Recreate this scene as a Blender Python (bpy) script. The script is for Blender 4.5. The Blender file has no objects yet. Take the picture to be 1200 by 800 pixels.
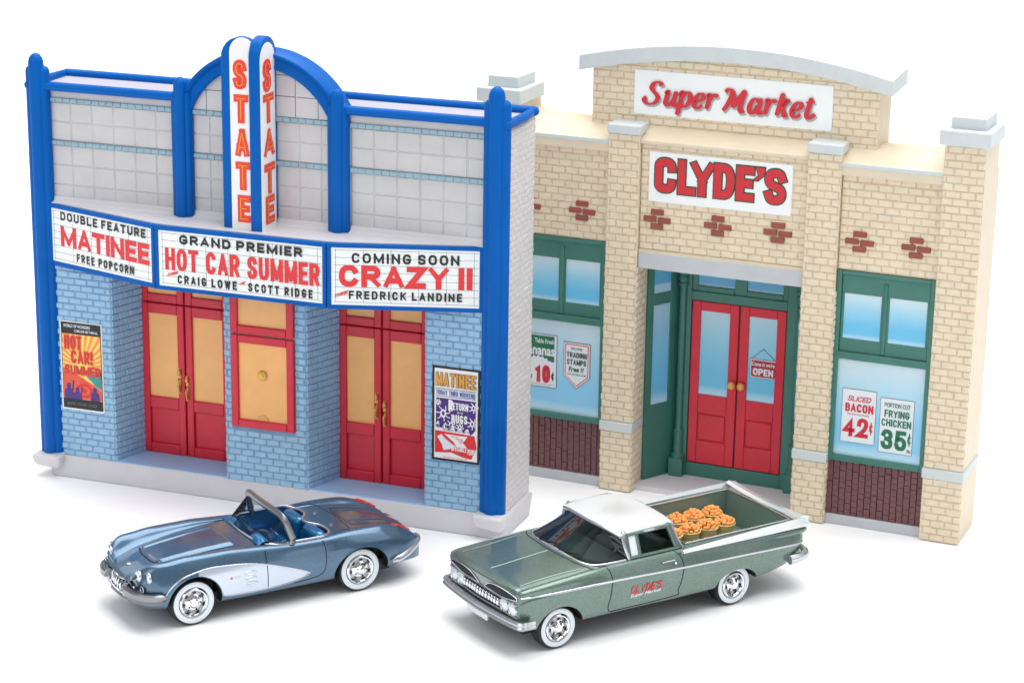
import bpy, bmesh, math, random
import numpy as np
from mathutils import Vector, Matrix
from mathutils.bvhtree import BVHTree
random.seed(7)
SC = bpy.context.scene
COL = SC.collection
SC.unit_settings.system = 'METRIC'
SC.unit_settings.scale_length = 0.01          # one unit is one centimetre: these are toys
R = math.radians

# ------------------------------------------------------------------ camera
cam = bpy.data.cameras.new('camera')
cam.sensor_fit = 'HORIZONTAL'; cam.sensor_width = 36.0
cam.lens = 2732.6 / 1200 * 36.0
cam.clip_start = 1.0; cam.clip_end = 3000
co = bpy.data.objects.new('camera', cam); COL.objects.link(co)
co.matrix_world = (Matrix.Translation((0, 0, 20.255)) @ Matrix.Rotation(math.pi / 2 - 0.2847, 4, 'X')
                   @ Matrix.Rotation(0.0158, 4, 'Z'))
cam.dof.use_dof = True; cam.dof.focus_distance = 50.5; pass
cam.dof.aperture_fstop = 0.9
SC.camera = co
# ------------------------------------------------------------------ light
w = bpy.data.worlds.new('World'); SC.world = w; w.use_nodes = True
bg = w.node_tree.nodes['Background']
bg.inputs[0].default_value = (0.97, 0.985, 1.0, 1); bg.inputs[1].default_value = 0.36
def softbox(name, loc, target, sx, sy, power, col=(1, 1, 1)):
    l = bpy.data.lights.new(name, 'AREA'); l.shape = 'RECTANGLE'; l.size = sx; l.size_y = sy
    l.energy = power; l.color = col
    o = bpy.data.objects.new(name, l); COL.objects.link(o); o.location = loc
    o.rotation_euler = (Vector(target) - Vector(loc)).to_track_quat('-Z', 'Y').to_euler()
    return o
softbox('overhead_softbox', (10, 62, 92), (0, 54, 0), 120, 80, 135000)
softbox('front_softbox', (-46, -8, 62), (-2, 58, 4), 70, 60, 24000)
softbox('side_softbox', (75, 30, 45), (4, 55, 4), 45, 60, 9000)
softbox('background_fill', (0, 150, 95), (0, 150, 0), 260, 90, 90000)  # added fill light, there only to lift the far ground to white
SC.view_settings.view_transform = 'Standard'; SC.view_settings.look = 'None'
SC.view_settings.exposure = 0.0; SC.view_settings.gamma = 1.0
SC.view_settings.use_curve_mapping = False
SC.cycles.use_denoising = True

# ------------------------------------------------------------------ materials
def lin(c):
    out = []
    for v in c:
        v = v / 255.0
        out.append(v / 12.92 if v <= 0.04045 else ((v + 0.055) / 1.055) ** 2.4)
    return (*out, 1.0)
def mat(name, rgb, rough=0.5, metal=0.0, coat=0.0, vary=0.06, nscale=1.2, bump=0.0, bscale=9.0, spec=0.5, flake=0.0):
    m = bpy.data.materials.new(name); m.use_nodes = True
    nt = m.node_tree; b = nt.nodes['Principled BSDF']
    c = lin(rgb)
    b.inputs['Roughness'].default_value = rough
    b.inputs['Metallic'].default_value = metal
    b.inputs['Coat Weight'].default_value = coat
    b.inputs['Coat Roughness'].default_value = 0.06
    b.inputs['Specular IOR Level'].default_value = spec
    tc = nt.nodes.new('ShaderNodeTexCoord')
    if vary > 0:
        n = nt.nodes.new('ShaderNodeTexNoise'); n.inputs['Scale'].default_value = nscale
        n.inputs['Detail'].default_value = 5; n.inputs['Roughness'].default_value = 0.6
        nt.links.new(tc.outputs['Object'], n.inputs['Vector'])
        r = nt.nodes.new('ShaderNodeValToRGB')
        r.color_ramp.elements[0].position = 0.3; r.color_ramp.elements[1].position = 0.72
        r.color_ramp.elements[0].color = tuple([v * (1 - vary) for v in c[:3]] + [1])
        r.color_ramp.elements[1].color = tuple([min(1, v * (1 + vary)) for v in c[:3]] + [1])
        nt.links.new(n.outputs['Fac'], r.inputs['Fac'])
        src = r.outputs['Color']
        if flake > 0:
            f = nt.nodes.new('ShaderNodeTexVoronoi'); f.inputs['Scale'].default_value = 42
            nt.links.new(tc.outputs['Object'], f.inputs['Vector'])
            fr = nt.nodes.new('ShaderNodeMapRange')
            fr.inputs['To Min'].default_value = 1 - flake; fr.inputs['To Max'].default_value = 1 + flake
            sp = nt.nodes.new('ShaderNodeSeparateColor')
            nt.links.new(f.outputs['Color'], sp.inputs[0]); nt.links.new(sp.outputs[0], fr.inputs['Value'])
            mx = nt.nodes.new('ShaderNodeVectorMath'); mx.operation = 'SCALE'
            nt.links.new(src, mx.inputs[0]); nt.links.new(fr.outputs[0], mx.inputs['Scale'])
            src = mx.outputs[0]
        nt.links.new(src, b.inputs['Base Color'])
    else:
        b.inputs['Base Color'].default_value = c
    if bump > 0:
        n2 = nt.nodes.new('ShaderNodeTexNoise'); n2.inputs['Scale'].default_value = bscale
        n2.inputs['Detail'].default_value = 4
        nt.links.new(tc.outputs['Object'], n2.inputs['Vector'])
        bp = nt.nodes.new('ShaderNodeBump'); bp.inputs['Strength'].default_value = bump
        bp.inputs['Distance'].default_value = 0.03
        nt.links.new(n2.outputs['Fac'], bp.inputs['Height']); nt.links.new(bp.outputs[0], b.inputs['Normal'])
    return m
def pane_mat(name, top, bottom, z0, z1, rough=0.3):
    """airbrushed pane paint: pale at the top, blue below, milky along the bottom edge (local heights z0..z1)"""
    m = bpy.data.materials.new(name); m.use_nodes = True
    nt = m.node_tree; b = nt.nodes['Principled BSDF']; b.inputs['Roughness'].default_value = rough
    tc = nt.nodes.new('ShaderNodeTexCoord'); s = nt.nodes.new('ShaderNodeSeparateXYZ')
    nt.links.new(tc.outputs['Object'], s.inputs[0])
    n = nt.nodes.new('ShaderNodeTexNoise'); n.inputs['Scale'].default_value = 1.3
    nt.links.new(tc.outputs['Object'], n.inputs['Vector'])
    mr = nt.nodes.new('ShaderNodeMapRange'); mr.inputs['From Min'].default_value = z0; mr.inputs['From Max'].default_value = z1
    nt.links.new(s.outputs['Z'], mr.inputs['Value'])
    ad = nt.nodes.new('ShaderNodeMath'); ad.operation = 'MULTIPLY_ADD'; ad.inputs[1].default_value = 0.26; ad.inputs[2].default_value = -0.13
    nt.links.new(n.outputs['Fac'], ad.inputs[0])
    a2 = nt.nodes.new('ShaderNodeMath'); nt.links.new(ad.outputs[0], a2.inputs[0]); nt.links.new(mr.outputs[0], a2.inputs[1])
    r = nt.nodes.new('ShaderNodeValToRGB'); e = r.color_ramp.elements
    mid = tuple((a + c) / 2 for a, c in zip(top, bottom))
    pale = tuple(min(255, v * 0.4 + 255 * 0.6) for v in bottom)
    e[0].position = 0.0; e[0].color = lin(bottom); e[1].position = 1.0; e[1].color = lin(top)
    for p_, c_ in ((0.3, bottom), (0.66, mid)):
        k = e.new(p_); k.color = lin(c_)
    nt.links.new(a2.outputs[0], r.inputs['Fac'])
    r2 = nt.nodes.new('ShaderNodeValToRGB'); r2.color_ramp.elements[0].position = 0.03; r2.color_ramp.elements[1].position = 0.13
    r2.color_ramp.elements[0].color = lin(pale); r2.color_ramp.elements[1].color = (0, 0, 0, 1)
    r3 = nt.nodes.new('ShaderNodeValToRGB'); r3.color_ramp.elements[0].position = 0.03; r3.color_ramp.elements[1].position = 0.12
    r3.color_ramp.elements[0].color = (0.75, 0.75, 0.75, 1); r3.color_ramp.elements[1].color = (0, 0, 0, 1)
    nt.links.new(mr.outputs[0], r3.inputs['Fac'])
    mx = nt.nodes.new('ShaderNodeMix'); mx.data_type = 'RGBA'
    nt.links.new(r3.outputs[0], mx.inputs['Factor']); nt.links.new(r.outputs[0], mx.inputs[6]); mx.inputs[7].default_value = lin(pale)
    nt.nodes.remove(r2)
    nt.links.new(mx.outputs[2], b.inputs['Base Color'])
    return m
def glass(name, tint=(200, 215, 220), opacity=0.25, rough=0.03, ior=1.22):
    m = bpy.data.materials.new(name); m.use_nodes = True
    nt = m.node_tree; b = nt.nodes['Principled BSDF']; out = nt.nodes['Material Output']
    b.inputs['Base Color'].default_value = lin((30, 34, 36)); b.inputs['Roughness'].default_value = rough
    b.inputs['Specular IOR Level'].default_value = 0.8
    t = nt.nodes.new('ShaderNodeBsdfTransparent'); t.inputs[0].default_value = lin(tint)
    fr = nt.nodes.new('ShaderNodeFresnel'); fr.inputs[0].default_value = ior
    ad = nt.nodes.new('ShaderNodeMath'); ad.inputs[1].default_value = opacity
    nt.links.new(fr.outputs[0], ad.inputs[0])
    mx = nt.nodes.new('ShaderNodeMixShader')
    nt.links.new(ad.outputs[0], mx.inputs[0]); nt.links.new(t.outputs[0], mx.inputs[1]); nt.links.new(b.outputs[0], mx.inputs[2])
    nt.links.new(mx.outputs[0], out.inputs[0])
    return m
MT = {}
MT['ground'] = mat('white seamless paper', (250, 250, 251), 0.9, vary=0.01, spec=0.1)
MT['tile'] = mat('grey white tile paint', (200, 199, 200), 0.42, vary=0.06, bump=0.12)
MT['rooftop'] = mat('pale lilac grey roof paint', (174, 172, 184), 0.5, vary=0.03, bump=0.1)
MT['groove'] = mat('tile groove wash', (193, 192, 194), 0.6)
MT['stripe'] = mat('pale teal band paint', (146, 176, 190), 0.42, vary=0.1, nscale=4, bump=0.1)
MT['blue'] = mat('royal blue gloss paint', (0, 92, 176), 0.36, spec=0.12, vary=0.05, bump=0.05, bscale=5)
MT['white'] = mat('white paint', (240, 240, 241), 0.45, vary=0.02, bump=0.06)
MT['deck'] = mat('off white deck paint', (212, 210, 213), 0.5, vary=0.03, bump=0.1)
MT['lightbrick'] = mat('light blue brick paint', (150, 189, 218), 0.45, vary=0.07, nscale=3, bump=0.12)
MT['bluejoint'] = mat('dark blue joint wash', (118, 156, 192), 0.6, vary=0.15, nscale=4)
MT['step'] = mat('light blue step paint', (160, 196, 232), 0.45, vary=0.03)
MT['red'] = mat('crimson door paint', (208, 30, 54), 0.36, vary=0.08, nscale=2.5, bump=0.08)
MT['panered'] = mat('door panel paint', (208, 32, 56), 0.34, vary=0.06)
MT['tan'] = mat('warm tan pane paint', (247, 184, 114), 0.4, vary=0.05, nscale=1.5)
MT['gold'] = mat('gold paint', (214, 168, 88), 0.35, metal=0.6, vary=0.08)
MT['base'] = mat('light grey base paint', (208, 206, 211), 0.5, vary=0.03, bump=0.08)
MT['sidebrick'] = mat('white brick paint', (210, 208, 210), 0.5, vary=0.03, bump=0.1)
MT['sidejoint'] = mat('white brick joint', (196, 194, 197), 0.6)
MT['signwhite'] = mat('white sign print', (240, 244, 244), 0.4, vary=0.015)
MT['rail'] = mat('letter rail print', (112, 120, 122), 0.5, vary=0)
MT['black'] = mat('black print', (28, 28, 32), 0.5, vary=0)
MT['redprint'] = mat('red print', (226, 50, 54), 0.5, vary=0)
MT['orange'] = mat('orange red print', (238, 66, 44), 0.5, vary=0)
MT['yellow'] = mat('yellow print', (246, 176, 66), 0.5, vary=0)
MT['cream'] = mat('cream brick paint', (226, 212, 187), 0.5, vary=0.07, nscale=3.5, bump=0.12)
MT['creamjoint'] = mat('ochre joint wash', (207, 187, 157), 0.6, vary=0.12, nscale=3)
MT['creamflat'] = mat('cream render paint', (220, 206, 182), 0.5, vary=0.04, nscale=1.5, bump=0.1)
MT['cap'] = mat('pale grey stone paint', (202, 210, 211), 0.5, vary=0.035, nscale=3, bump=0.15)
MT['greycap'] = mat('cool grey lintel paint', (192, 196, 200), 0.5, vary=0.04, bump=0.1)
MT['brown'] = mat('brown brick paint', (148, 74, 62), 0.5, vary=0.14, nscale=4, bump=0.12)
MT['brownwain'] = mat('brown wainscot paint', (112, 72, 74), 0.5, vary=0.14, nscale=5, bump=0.12)
MT['brownjoint'] = mat('brown joint wash', (88, 54, 56), 0.6)
MT['green'] = mat('deep green trim paint', (60, 118, 106), 0.38, vary=0.07, nscale=2, bump=0.08)
MT['greenprint'] = mat('green print', (26, 112, 78), 0.5, vary=0)
MT['darkgreen'] = mat('dark green outline print', (26, 82, 56), 0.5, vary=0)
MT['clydered'] = mat('sign red print', (204, 38, 50), 0.5, vary=0)
MT['shadowprint'] = mat('grey drop shadow print', (176, 182, 182), 0.5, vary=0)
MT['paper'] = mat('poster paper', (226, 232, 238), 0.4, vary=0.01)
MT['knob'] = mat('tan knob paint', (226, 166, 92), 0.35, vary=0.05)
MT['purple'] = mat('purple print', (76, 44, 128), 0.5, vary=0.05)
MT['blueprint'] = mat('blue print', (60, 84, 160), 0.5, vary=0)
MT['goldprint'] = mat('gold print', (222, 158, 66), 0.5, vary=0)
MT['sunorange'] = mat('sunburst orange print', (244, 150, 72), 0.5, vary=0.1, nscale=2)
MT['sunyellow'] = mat('sunburst yellow print', (250, 214, 110), 0.5, vary=0.1)
MT['hotred'] = mat('hot red print', (214, 44, 50), 0.5, vary=0)
MT['flamered'] = mat('flame red print', (226, 88, 58), 0.5, vary=0.15, nscale=3)
MT['teal'] = mat('teal print', (52, 152, 150), 0.5, vary=0.1)
MT['signred'] = mat('shop sign red print', (172, 42, 58), 0.5, vary=0)
MT['chrome'] = mat('chrome plate', (226, 228, 232), 0.1, metal=1.0, vary=0)
MT['satin'] = mat('satin silver paint', (196, 199, 205), 0.26, metal=0.85, vary=0.04, nscale=3)
MT['greychrome'] = mat('dull grey plated plastic', (138, 140, 145), 0.3, metal=0.8, vary=0.06)
MT['carblue'] = mat('metallic slate blue car paint', (74, 105, 131), 0.3, metal=0.6, coat=0.8, vary=0.03, flake=0.10)
MT['carblueint'] = mat('bright metallic blue cabin', (34, 116, 168), 0.22, metal=0.5, coat=0.5, vary=0.08, nscale=4)
MT['cove'] = mat('silver white cove paint', (196, 207, 220), 0.26, metal=0.5, coat=0.5, vary=0.01)
MT['cargreen'] = mat('metallic sage green car paint', (97, 119, 110), 0.32, metal=0.6, coat=0.8, vary=0.03, flake=0.16)
MT['bed'] = mat('sage green bed paint', (112, 138, 128), 0.42, metal=0.0, vary=0.04)
MT['cardark'] = mat('dark green cabin plastic', (92, 116, 108), 0.45, vary=0.08)
MT['carwhite'] = mat('white car roof paint', (252, 252, 252), 0.3, coat=0.15, vary=0)
MT['finwhite'] = mat('silver white fin paint', (212, 219, 221), 0.22, metal=0.35, coat=0.5, vary=0.01)
MT['tyre'] = mat('black rubber', (30, 31, 34), 0.55, vary=0.1, bump=0.05)
MT['whitewall'] = mat('white wall rubber', (226, 234, 240), 0.5, vary=0.01)
MT['gap'] = mat('dark panel gap', (26, 30, 32), 0.8, vary=0)
MT['under'] = mat('black underbody plastic', (24, 25, 27), 0.6, vary=0.05)
MT['lens'] = mat('clear lamp lens', (214, 224, 228), 0.1, metal=0.2, coat=1.0, vary=0.02)
MT['tail'] = mat('red lamp lens', (206, 42, 40), 0.2, coat=0.6, vary=0.03)
MT['glass'] = glass('windscreen plastic', (228, 238, 244), 0.06, ior=1.4)
MT['smoke'] = glass('smoked windscreen plastic', (172, 178, 178), 0.05)
MT['basket'] = mat('tan basket wood', (220, 190, 130), 0.5, vary=0.14, nscale=5, bump=0.15)
MT['orangefruit'] = mat('orange fruit paint', (250, 160, 84), 0.45, vary=0.26, nscale=14)

# ------------------------------------------------------------------ object helpers
def empty(name, label, cat, loc, rz=0.0, group=None, parent=None):
    o = bpy.data.objects.new(name, None); COL.objects.link(o)
    o.location = loc; o.rotation_euler = (0, 0, rz); o.empty_display_size = 0.5
    o['label'] = label; o['category'] = cat
    if group: o['group'] = group
    return o
def obj(name, bm, mats, parent=None, smooth=False, bevel=0.0, seg=2, angle=35, label=None):
    me = bpy.data.meshes.new(name)
    bmesh.ops.recalc_face_normals(bm, faces=bm.faces) if smooth != 'keep' else None
    bm.to_mesh(me); bm.free()
    for m in (mats if isinstance(mats, (list, tuple)) else [mats]):
        me.materials.append(m)
    if smooth:
        me.polygons.foreach_set('use_smooth', [True] * len(me.polygons))
        me.set_sharp_from_angle(angle=R(angle))
    o = bpy.data.objects.new(name, me); COL.objects.link(o)
    if parent: o.parent = parent
    if bevel > 0:
        b = o.modifiers.new('bevel', 'BEVEL'); b.width = bevel; b.segments = seg
        b.limit_method = 'ANGLE'; b.angle_limit = R(30)
        me.polygons.foreach_set('use_smooth', [True] * len(me.polygons))
        me.set_sharp_from_angle(angle=R(60))
    if label: o['label'] = label
    return o
def N(): return bmesh.new()
def face(bm, pts, mi=0):
    f = bm.faces.new([bm.verts.new(p) for p in pts]); f.material_index = mi; return f

class Fr:
    """a vertical working plane: starts at plan point (u, n), runs along plan direction, d = distance in front of it"""
    def __init__(s, u, n, du=1.0, dn=0.0):
        l = math.hypot(du, dn); s.u, s.n, s.du, s.dn = u, n, du / l, dn / l
    @staticmethod
    def seg(a, b):
        f = Fr(a[0], a[1], b[0] - a[0], b[1] - a[1]); f.L = math.hypot(b[0] - a[0], b[1] - a[1]); return f
    def at(s, x, z, d=0.0):
        u = s.u + s.du * x - s.dn * d; n = s.n + s.dn * x + s.du * d
        return Vector((u, -n, z))
def fbox(bm, fr, x0, x1, z0, z1, d0, d1, mi=0):
    v = [bm.verts.new(fr.at(x, z, d)) for d in (d0, d1) for (x, z) in ((x0, z0), (x1, z0), (x1, z1), (x0, z1))]
    for q in ((3, 2, 1, 0), (4, 5, 6, 7), (0, 1, 5, 4), (1, 2, 6, 5), (2, 3, 7, 6), (3, 0, 4, 7)):
        f = bm.faces.new([v[i] for i in q]); f.material_index = mi
def fpoly(bm, fr, pts, d, mi=0):
    return face(bm, [fr.at(x, z, d) for x, z in pts], mi)
def fprism(bm, fr, pts, d0, d1, mi=0):
    a = [bm.verts.new(fr.at(x, z, d0)) for x, z in pts]; b = [bm.verts.new(fr.at(x, z, d1)) for x, z in pts]
    n = len(pts)
    for q in (a[::-1], b):
        bm.faces.new(q).material_index = mi
    for i in range(n):
        bm.faces.new([a[i], a[(i + 1) % n], b[(i + 1) % n], b[i]]).material_index = mi
def plan(bm, pts, z0, z1, mi=0):
    """extrude a plan outline of (u, n) points from z0 to z1"""
    a = [bm.verts.new((u, -n, z0)) for u, n in pts]; b = [bm.verts.new((u, -n, z1)) for u, n in pts]
    k = len(pts)
    for q in (a, b[::-1]):
        bm.faces.new(q).material_index = mi
    for i in range(k):
        bm.faces.new([a[i], b[i], b[(i + 1) % k], a[(i + 1) % k]]).material_index = mi
def box(bm, u0, u1, n0, n1, z0, z1, mi=0):
    plan(bm, [(u0, n0), (u1, n0), (u1, n1), (u0, n1)], z0, z1, mi)
def tube(bm, path, r, seg=10, caps=True, closed=False, mi=0, sy=1.0, up=Vector((0, 0, 1))):
    path = [Vector(p) for p in path]; n = len(path); rings = []
    rr = r if isinstance(r, (list, tuple)) else [r] * n
    for i, p in enumerate(path):
        if closed: t = path[(i + 1) % n] - path[i - 1]
        else: t = path[min(i + 1, n - 1)] - path[max(i - 1, 0)]
        t.normalize()
        a = t.cross(up)
        if a.length < 1e-4: a = t.cross(Vector((1, 0, 0)))
        a.normalize(); b = a.cross(t).normalized()
        rings.append([bm.verts.new(p + a * (math.cos(2 * math.pi * k / seg) * rr[i]) + b * (math.sin(2 * math.pi * k / seg) * rr[i] * sy)) for k in range(seg)])
    for i in range(n if closed else n - 1):
        A, B = rings[i], rings[(i + 1) % n]
        for k in range(seg):
            bm.faces.new([A[k], A[(k + 1) % seg], B[(k + 1) % seg], B[k]]).material_index = mi
    if caps and not closed:
        bm.faces.new(rings[0][::-1]).material_index = mi; bm.faces.new(rings[-1]).material_index = mi
def lathe(bm, prof, c, axis='Z', seg=24, mi=0, sx=1.0):
    """profile of (radius, height) about a point; axis Z up or Y (towards -y)"""
    c = Vector(c); rings = []
    for r, h in prof:
        ring = []
        for k in range(seg):
            a = 2 * math.pi * k / seg
            if axis == 'Z': p = Vector((r * math.cos(a), r * math.sin(a), h))
            else: p = Vector((r * math.cos(a), -h, r * math.sin(a)))
            ring.append(bm.verts.new(c + p))
        rings.append(ring)
    for i in range(len(rings) - 1):
        for k in range(seg):
            bm.faces.new([rings[i][k], rings[i][(k + 1) % seg], rings[i + 1][(k + 1) % seg], rings[i + 1][k]]).material_index = mi
    bm.faces.new(rings[0][::-1]).material_index = mi; bm.faces.new(rings[-1]).material_index = mi
def ball(bm, c, r, sub=2, scale=(1, 1, 1), mi=0):
    m = Matrix.Translation(c) @ Matrix.Diagonal((*scale, 1))
    q = bmesh.ops.create_icosphere(bm, subdivisions=sub, radius=r, matrix=m)
    for v in q['verts']:
        for f in v.link_faces: f.material_index = mi
def capsule(bm, u, n, z0, z1, r, top=1.0, seg=14, mi=0):
    prof = [(r, z0)] + [(r * math.cos(a), z1 - r * top + r * top * math.sin(a)) for a in [i * math.pi / 2 / 5 for i in range(5)]] + [(r * 0.05, z1)]
    lathe(bm, prof, (u, -n, 0), 'Z', seg, mi)

def brick_face(bm, fr, x0, x1, z0, z1, bl, bh, gap, dep, holes=(), stack=False, mi=0, mj=1, backing=True, off=0.0, jit=0.006, rnd=random):
    """one moulded wall face: a joint-coloured backing and every brick a low raised block"""
    if backing:
        if holes:
            zs = sorted({z0, z1, *[min(max(h[2], z0), z1) for h in holes], *[min(max(h[3], z0), z1) for h in holes]})
            for a, b in zip(zs, zs[1:]):
                if b - a < 1e-5: continue
                iv = [(x0, x1)]
                for h in holes:
                    if h[2] < b - 1e-5 and h[3] > a + 1e-5:
                        nv = []
                        for p, q in iv:
                            if h[1] <= p or h[0] >= q: nv.append((p, q)); continue
                            if h[0] > p: nv.append((p, h[0]))
                            if h[1] < q: nv.append((h[1], q))
                        iv = nv
                for p, q in iv: fpoly(bm, fr, [(p, a), (q, a), (q, b), (p, b)], 0.004, mj)
        else:
            fpoly(bm, fr, [(x0, z0), (x1, z0), (x1, z1), (x0, z1)], 0.004, mj)
    nrow = max(1, round((z1 - z0) / bh)); h = (z1 - z0) / nrow
    for r in range(nrow):
        za, zb = z0 + r * h + gap / 2, z0 + (r + 1) * h - gap / 2
        s = x0 - (off % bl) - (0 if stack or r % 2 == 0 else bl / 2)
        while s < x1:
            a, b = max(s + gap / 2, x0), min(s + bl - gap / 2, x1)
            s += bl
            iv = [(a, b)]
            for hh in holes:
                if hh[2] < zb and hh[3] > za:
                    nv = []
                    for p, q in iv:
                        if hh[1] <= p or hh[0] >= q: nv.append((p, q)); continue
                        if hh[0] > p: nv.append((p, hh[0]))
                        if hh[1] < q: nv.append((hh[1], q))
                    iv = nv
            for p, q in iv:
                if q - p < gap * 1.5: continue
                j = lambda: rnd.uniform(-jit, jit)
                dd = dep + j()
                c = min(0.022, (zb - za) * 0.22)
                P = [(p + j(), za + j()), (q + j(), za + j()), (q + j(), zb + j()), (p + j(), zb + j())]
                Q = [(P[0][0] + c, P[0][1] + c), (P[1][0] - c, P[1][1] + c), (P[2][0] - c, P[2][1] - c), (P[3][0] + c, P[3][1] - c)]
                vo = [bm.verts.new(fr.at(x, z, 0.002)) for x, z in P]
                vi = [bm.verts.new(fr.at(x, z, dd + rnd.uniform(-0.004, 0.004))) for x, z in Q]
                bm.faces.new(vi).material_index = mi
                for i in range(4):
                    bm.faces.new([vo[i], vo[(i + 1) % 4], vi[(i + 1) % 4], vi[i]]).material_index = mi

# ------------------------------------------------------------------ lettering: a stroke alphabet
def sarc(cx, cy, rx, ry, a0, a1, n=14, e=0.78):
    o = []
    for i in range(n + 1):
        a = R(a0 + (a1 - a0) * i / n); c, s = math.cos(a), math.sin(a)
        o.append((cx + rx * math.copysign(abs(c) ** e, c), cy + ry * math.copysign(abs(s) ** e, s)))
    return o
def crom(p, n=6):
    q = [p[0]] + list(p) + [p[-1]]; o = []
    for i in range(1, len(q) - 2):
        for k in range(n):
            t = k / n; a, b, c, d = q[i - 1], q[i], q[i + 1], q[i + 2]
            o.append(tuple(0.5 * (2 * b[j] + (c[j] - a[j]) * t + (2 * a[j] - 5 * b[j] + 4 * c[j] - d[j]) * t * t + (3 * b[j] - a[j] - 3 * c[j] + d[j]) * t ** 3) for j in range(len(b))))
    o.append(tuple(p[-1])); return o
SSP = crom([(.96, .82), (.82, .965), (.5, 1), (.14, .94), (.02, .75), (.16, .58), (.5, .5), (.84, .42), (.98, .25), (.86, .06), (.5, 0), (.18, .035), (.04, .18)])
O_ = sarc(.5, .5, .5, .5, 0, 360, 36)
GL = {  # glyph: (relative width, strokes)
 'A': (1.08, [[(0, 0), (.5, 1)], [(1, 0), (.5, 1)], [(.2, .27), (.8, .27)]]),
 'B': (.95, [[(0, 0), (0, 1)], [(0, 1), (.5, 1)] + sarc(.5, .77, .42, .23, 90, -90, 10) + [(0, .54)], [(0, .54), (.5, .54)] + sarc(.5, .27, .5, .27, 90, -90, 10) + [(0, 0)]]),
 'C': (1.0, [sarc(.5, .5, .5, .5, 35, 325, 30)]),
 'D': (1.0, [[(0, 0), (0, 1), (.4, 1)] + sarc(.4, .5, .6, .5, 90, -90, 18) + [(.4, 0), (0, 0)]]),
 'E': (.82, [[(1, 1), (0, 1), (0, 0), (1, 0)], [(0, .51), (.86, .51)]]),
 'F': (.8, [[(1, 1), (0, 1), (0, 0)], [(0, .5), (.86, .5)]]),
 'G': (1.03, [sarc(.5, .5, .5, .5, 38, 330, 30) + [(1, .45), (.55, .45)]]),
 'H': (1.0, [[(0, 0), (0, 1)], [(1, 0), (1, 1)], [(0, .51), (1, .51)]]),
 'I': (0, [[(.5, 0), (.5, 1)]]),
 'J': (.8, [[(1, 1), (1, .3)] + sarc(.5, .3, .5, .3, 0, -180, 12)]),
 'K': (1.0, [[(0, 0), (0, 1)], [(1, 1), (0, .4)], [(.33, .6), (1, 0)]]),
 'L': (.8, [[(0, 1), (0, 0), (1, 0)]]),
 'M': (1.35, [[(0, 0), (0, 1)], [(0, 1), (.5, .08)], [(1, 1), (.5, .08)], [(1, 0), (1, 1)]]),
 'N': (1.05, [[(0, 0), (0, 1)], [(0, 1), (1, 0)], [(1, 0), (1, 1)]]),
 'O': (1.05, [O_]),
 'P': (.95, [[(0, 0), (0, 1)], [(0, 1), (.5, 1)] + sarc(.5, .72, .5, .28, 90, -90, 12) + [(0, .44)]]),
 'R': (.98, [[(0, 0), (0, 1)], [(0, 1), (.5, 1)] + sarc(.5, .74, .47, .26, 90, -90, 12) + [(0, .48)], [(.45, .48), (1, 0)]]),
 'S': (.95, [SSP]),
 'T': (.98, [[(0, 1), (1, 1)], [(.5, 1), (.5, 0)]]),
 'U': (1.0, [[(0, 1), (0, .4)] + sarc(.5, .4, .5, .4, 180, 360, 16) + [(1, .4), (1, 1)]]),
 'V': (1.05, [[(0, 1), (.5, 0)], [(1, 1), (.5, 0)]]),
 'W': (1.45, [[(0, 1), (.26, 0)], [(.5, .95), (.26, 0)], [(.5, .95), (.74, 0)], [(1, 1), (.74, 0)]]),
 'X': (1.0, [[(0, 1), (1, 0)], [(0, 0), (1, 1)]]),
 'Y': (1.05, [[(0, 1), (.5, .45)], [(1, 1), (.5, .45)], [(.5, .5), (.5, 0)]]),
 'Z': (.95, [[(0, 1), (1, 1), (0, 0), (1, 0)]]),
 "'": (0, [[(.5, 1), (.5, .78)]]), '!': (0, [[(.5, 1), (.5, .44)], [(.5, .05), (.5, 0)]]),
 'c': (1.0, [sarc(.5, .79, .5, .21, 0, 180, 14) + sarc(.5, .21, .5, .21, 180, 360, 14)]),
 '.': (0, [[(.5, .06), (.5, 0)]]), ',': (0, [[(.5, .1), (.42, -.08)]]), '-': (.5, [[(0, .45), (1, .45)]]),
 '0': (.95, [O_]), '1': (.35, [[(0, .82), (1, 1), (1, 0)]]),
 '2': (.95, [crom([(.03, .72), (.14, .93), (.5, 1), (.88, .92), (.96, .7), (.8, .45), (.4, .2)]) + [(0, 0), (1, 0)]]),
 '3': (.95, [crom([(.03, .8), (.2, .96), (.5, 1), (.85, .93), (.95, .75), (.8, .57), (.45, .53)]), crom([(.45, .53), (.84, .46), (1, .26), (.87, .06), (.5, 0), (.15, .05), (.02, .22)])]),
 '4': (1.0, [[(.72, 0), (.72, 1), (0, .28), (1, .28)]]),
 '5': (.95, [[(.92, 1), (.12, 1), (.06, .52)] + crom([(.06, .52), (.5, .62), (.9, .5), (1, .3), (.88, .07), (.5, 0), (.14, .05), (.02, .2)])]),
 '&': (1.1, [crom([(1, 0), (.3, .7), (.4, 1), (.65, .85), (.4, .6), (.05, .3), (.35, 0), (.75, .12), (1, .45)])]),
 '\u00a2': (.9, [sarc(.5, .5, .5, .3, 40, 320, 20), [(.5, 0), (.5, 1)]]),
}
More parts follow.
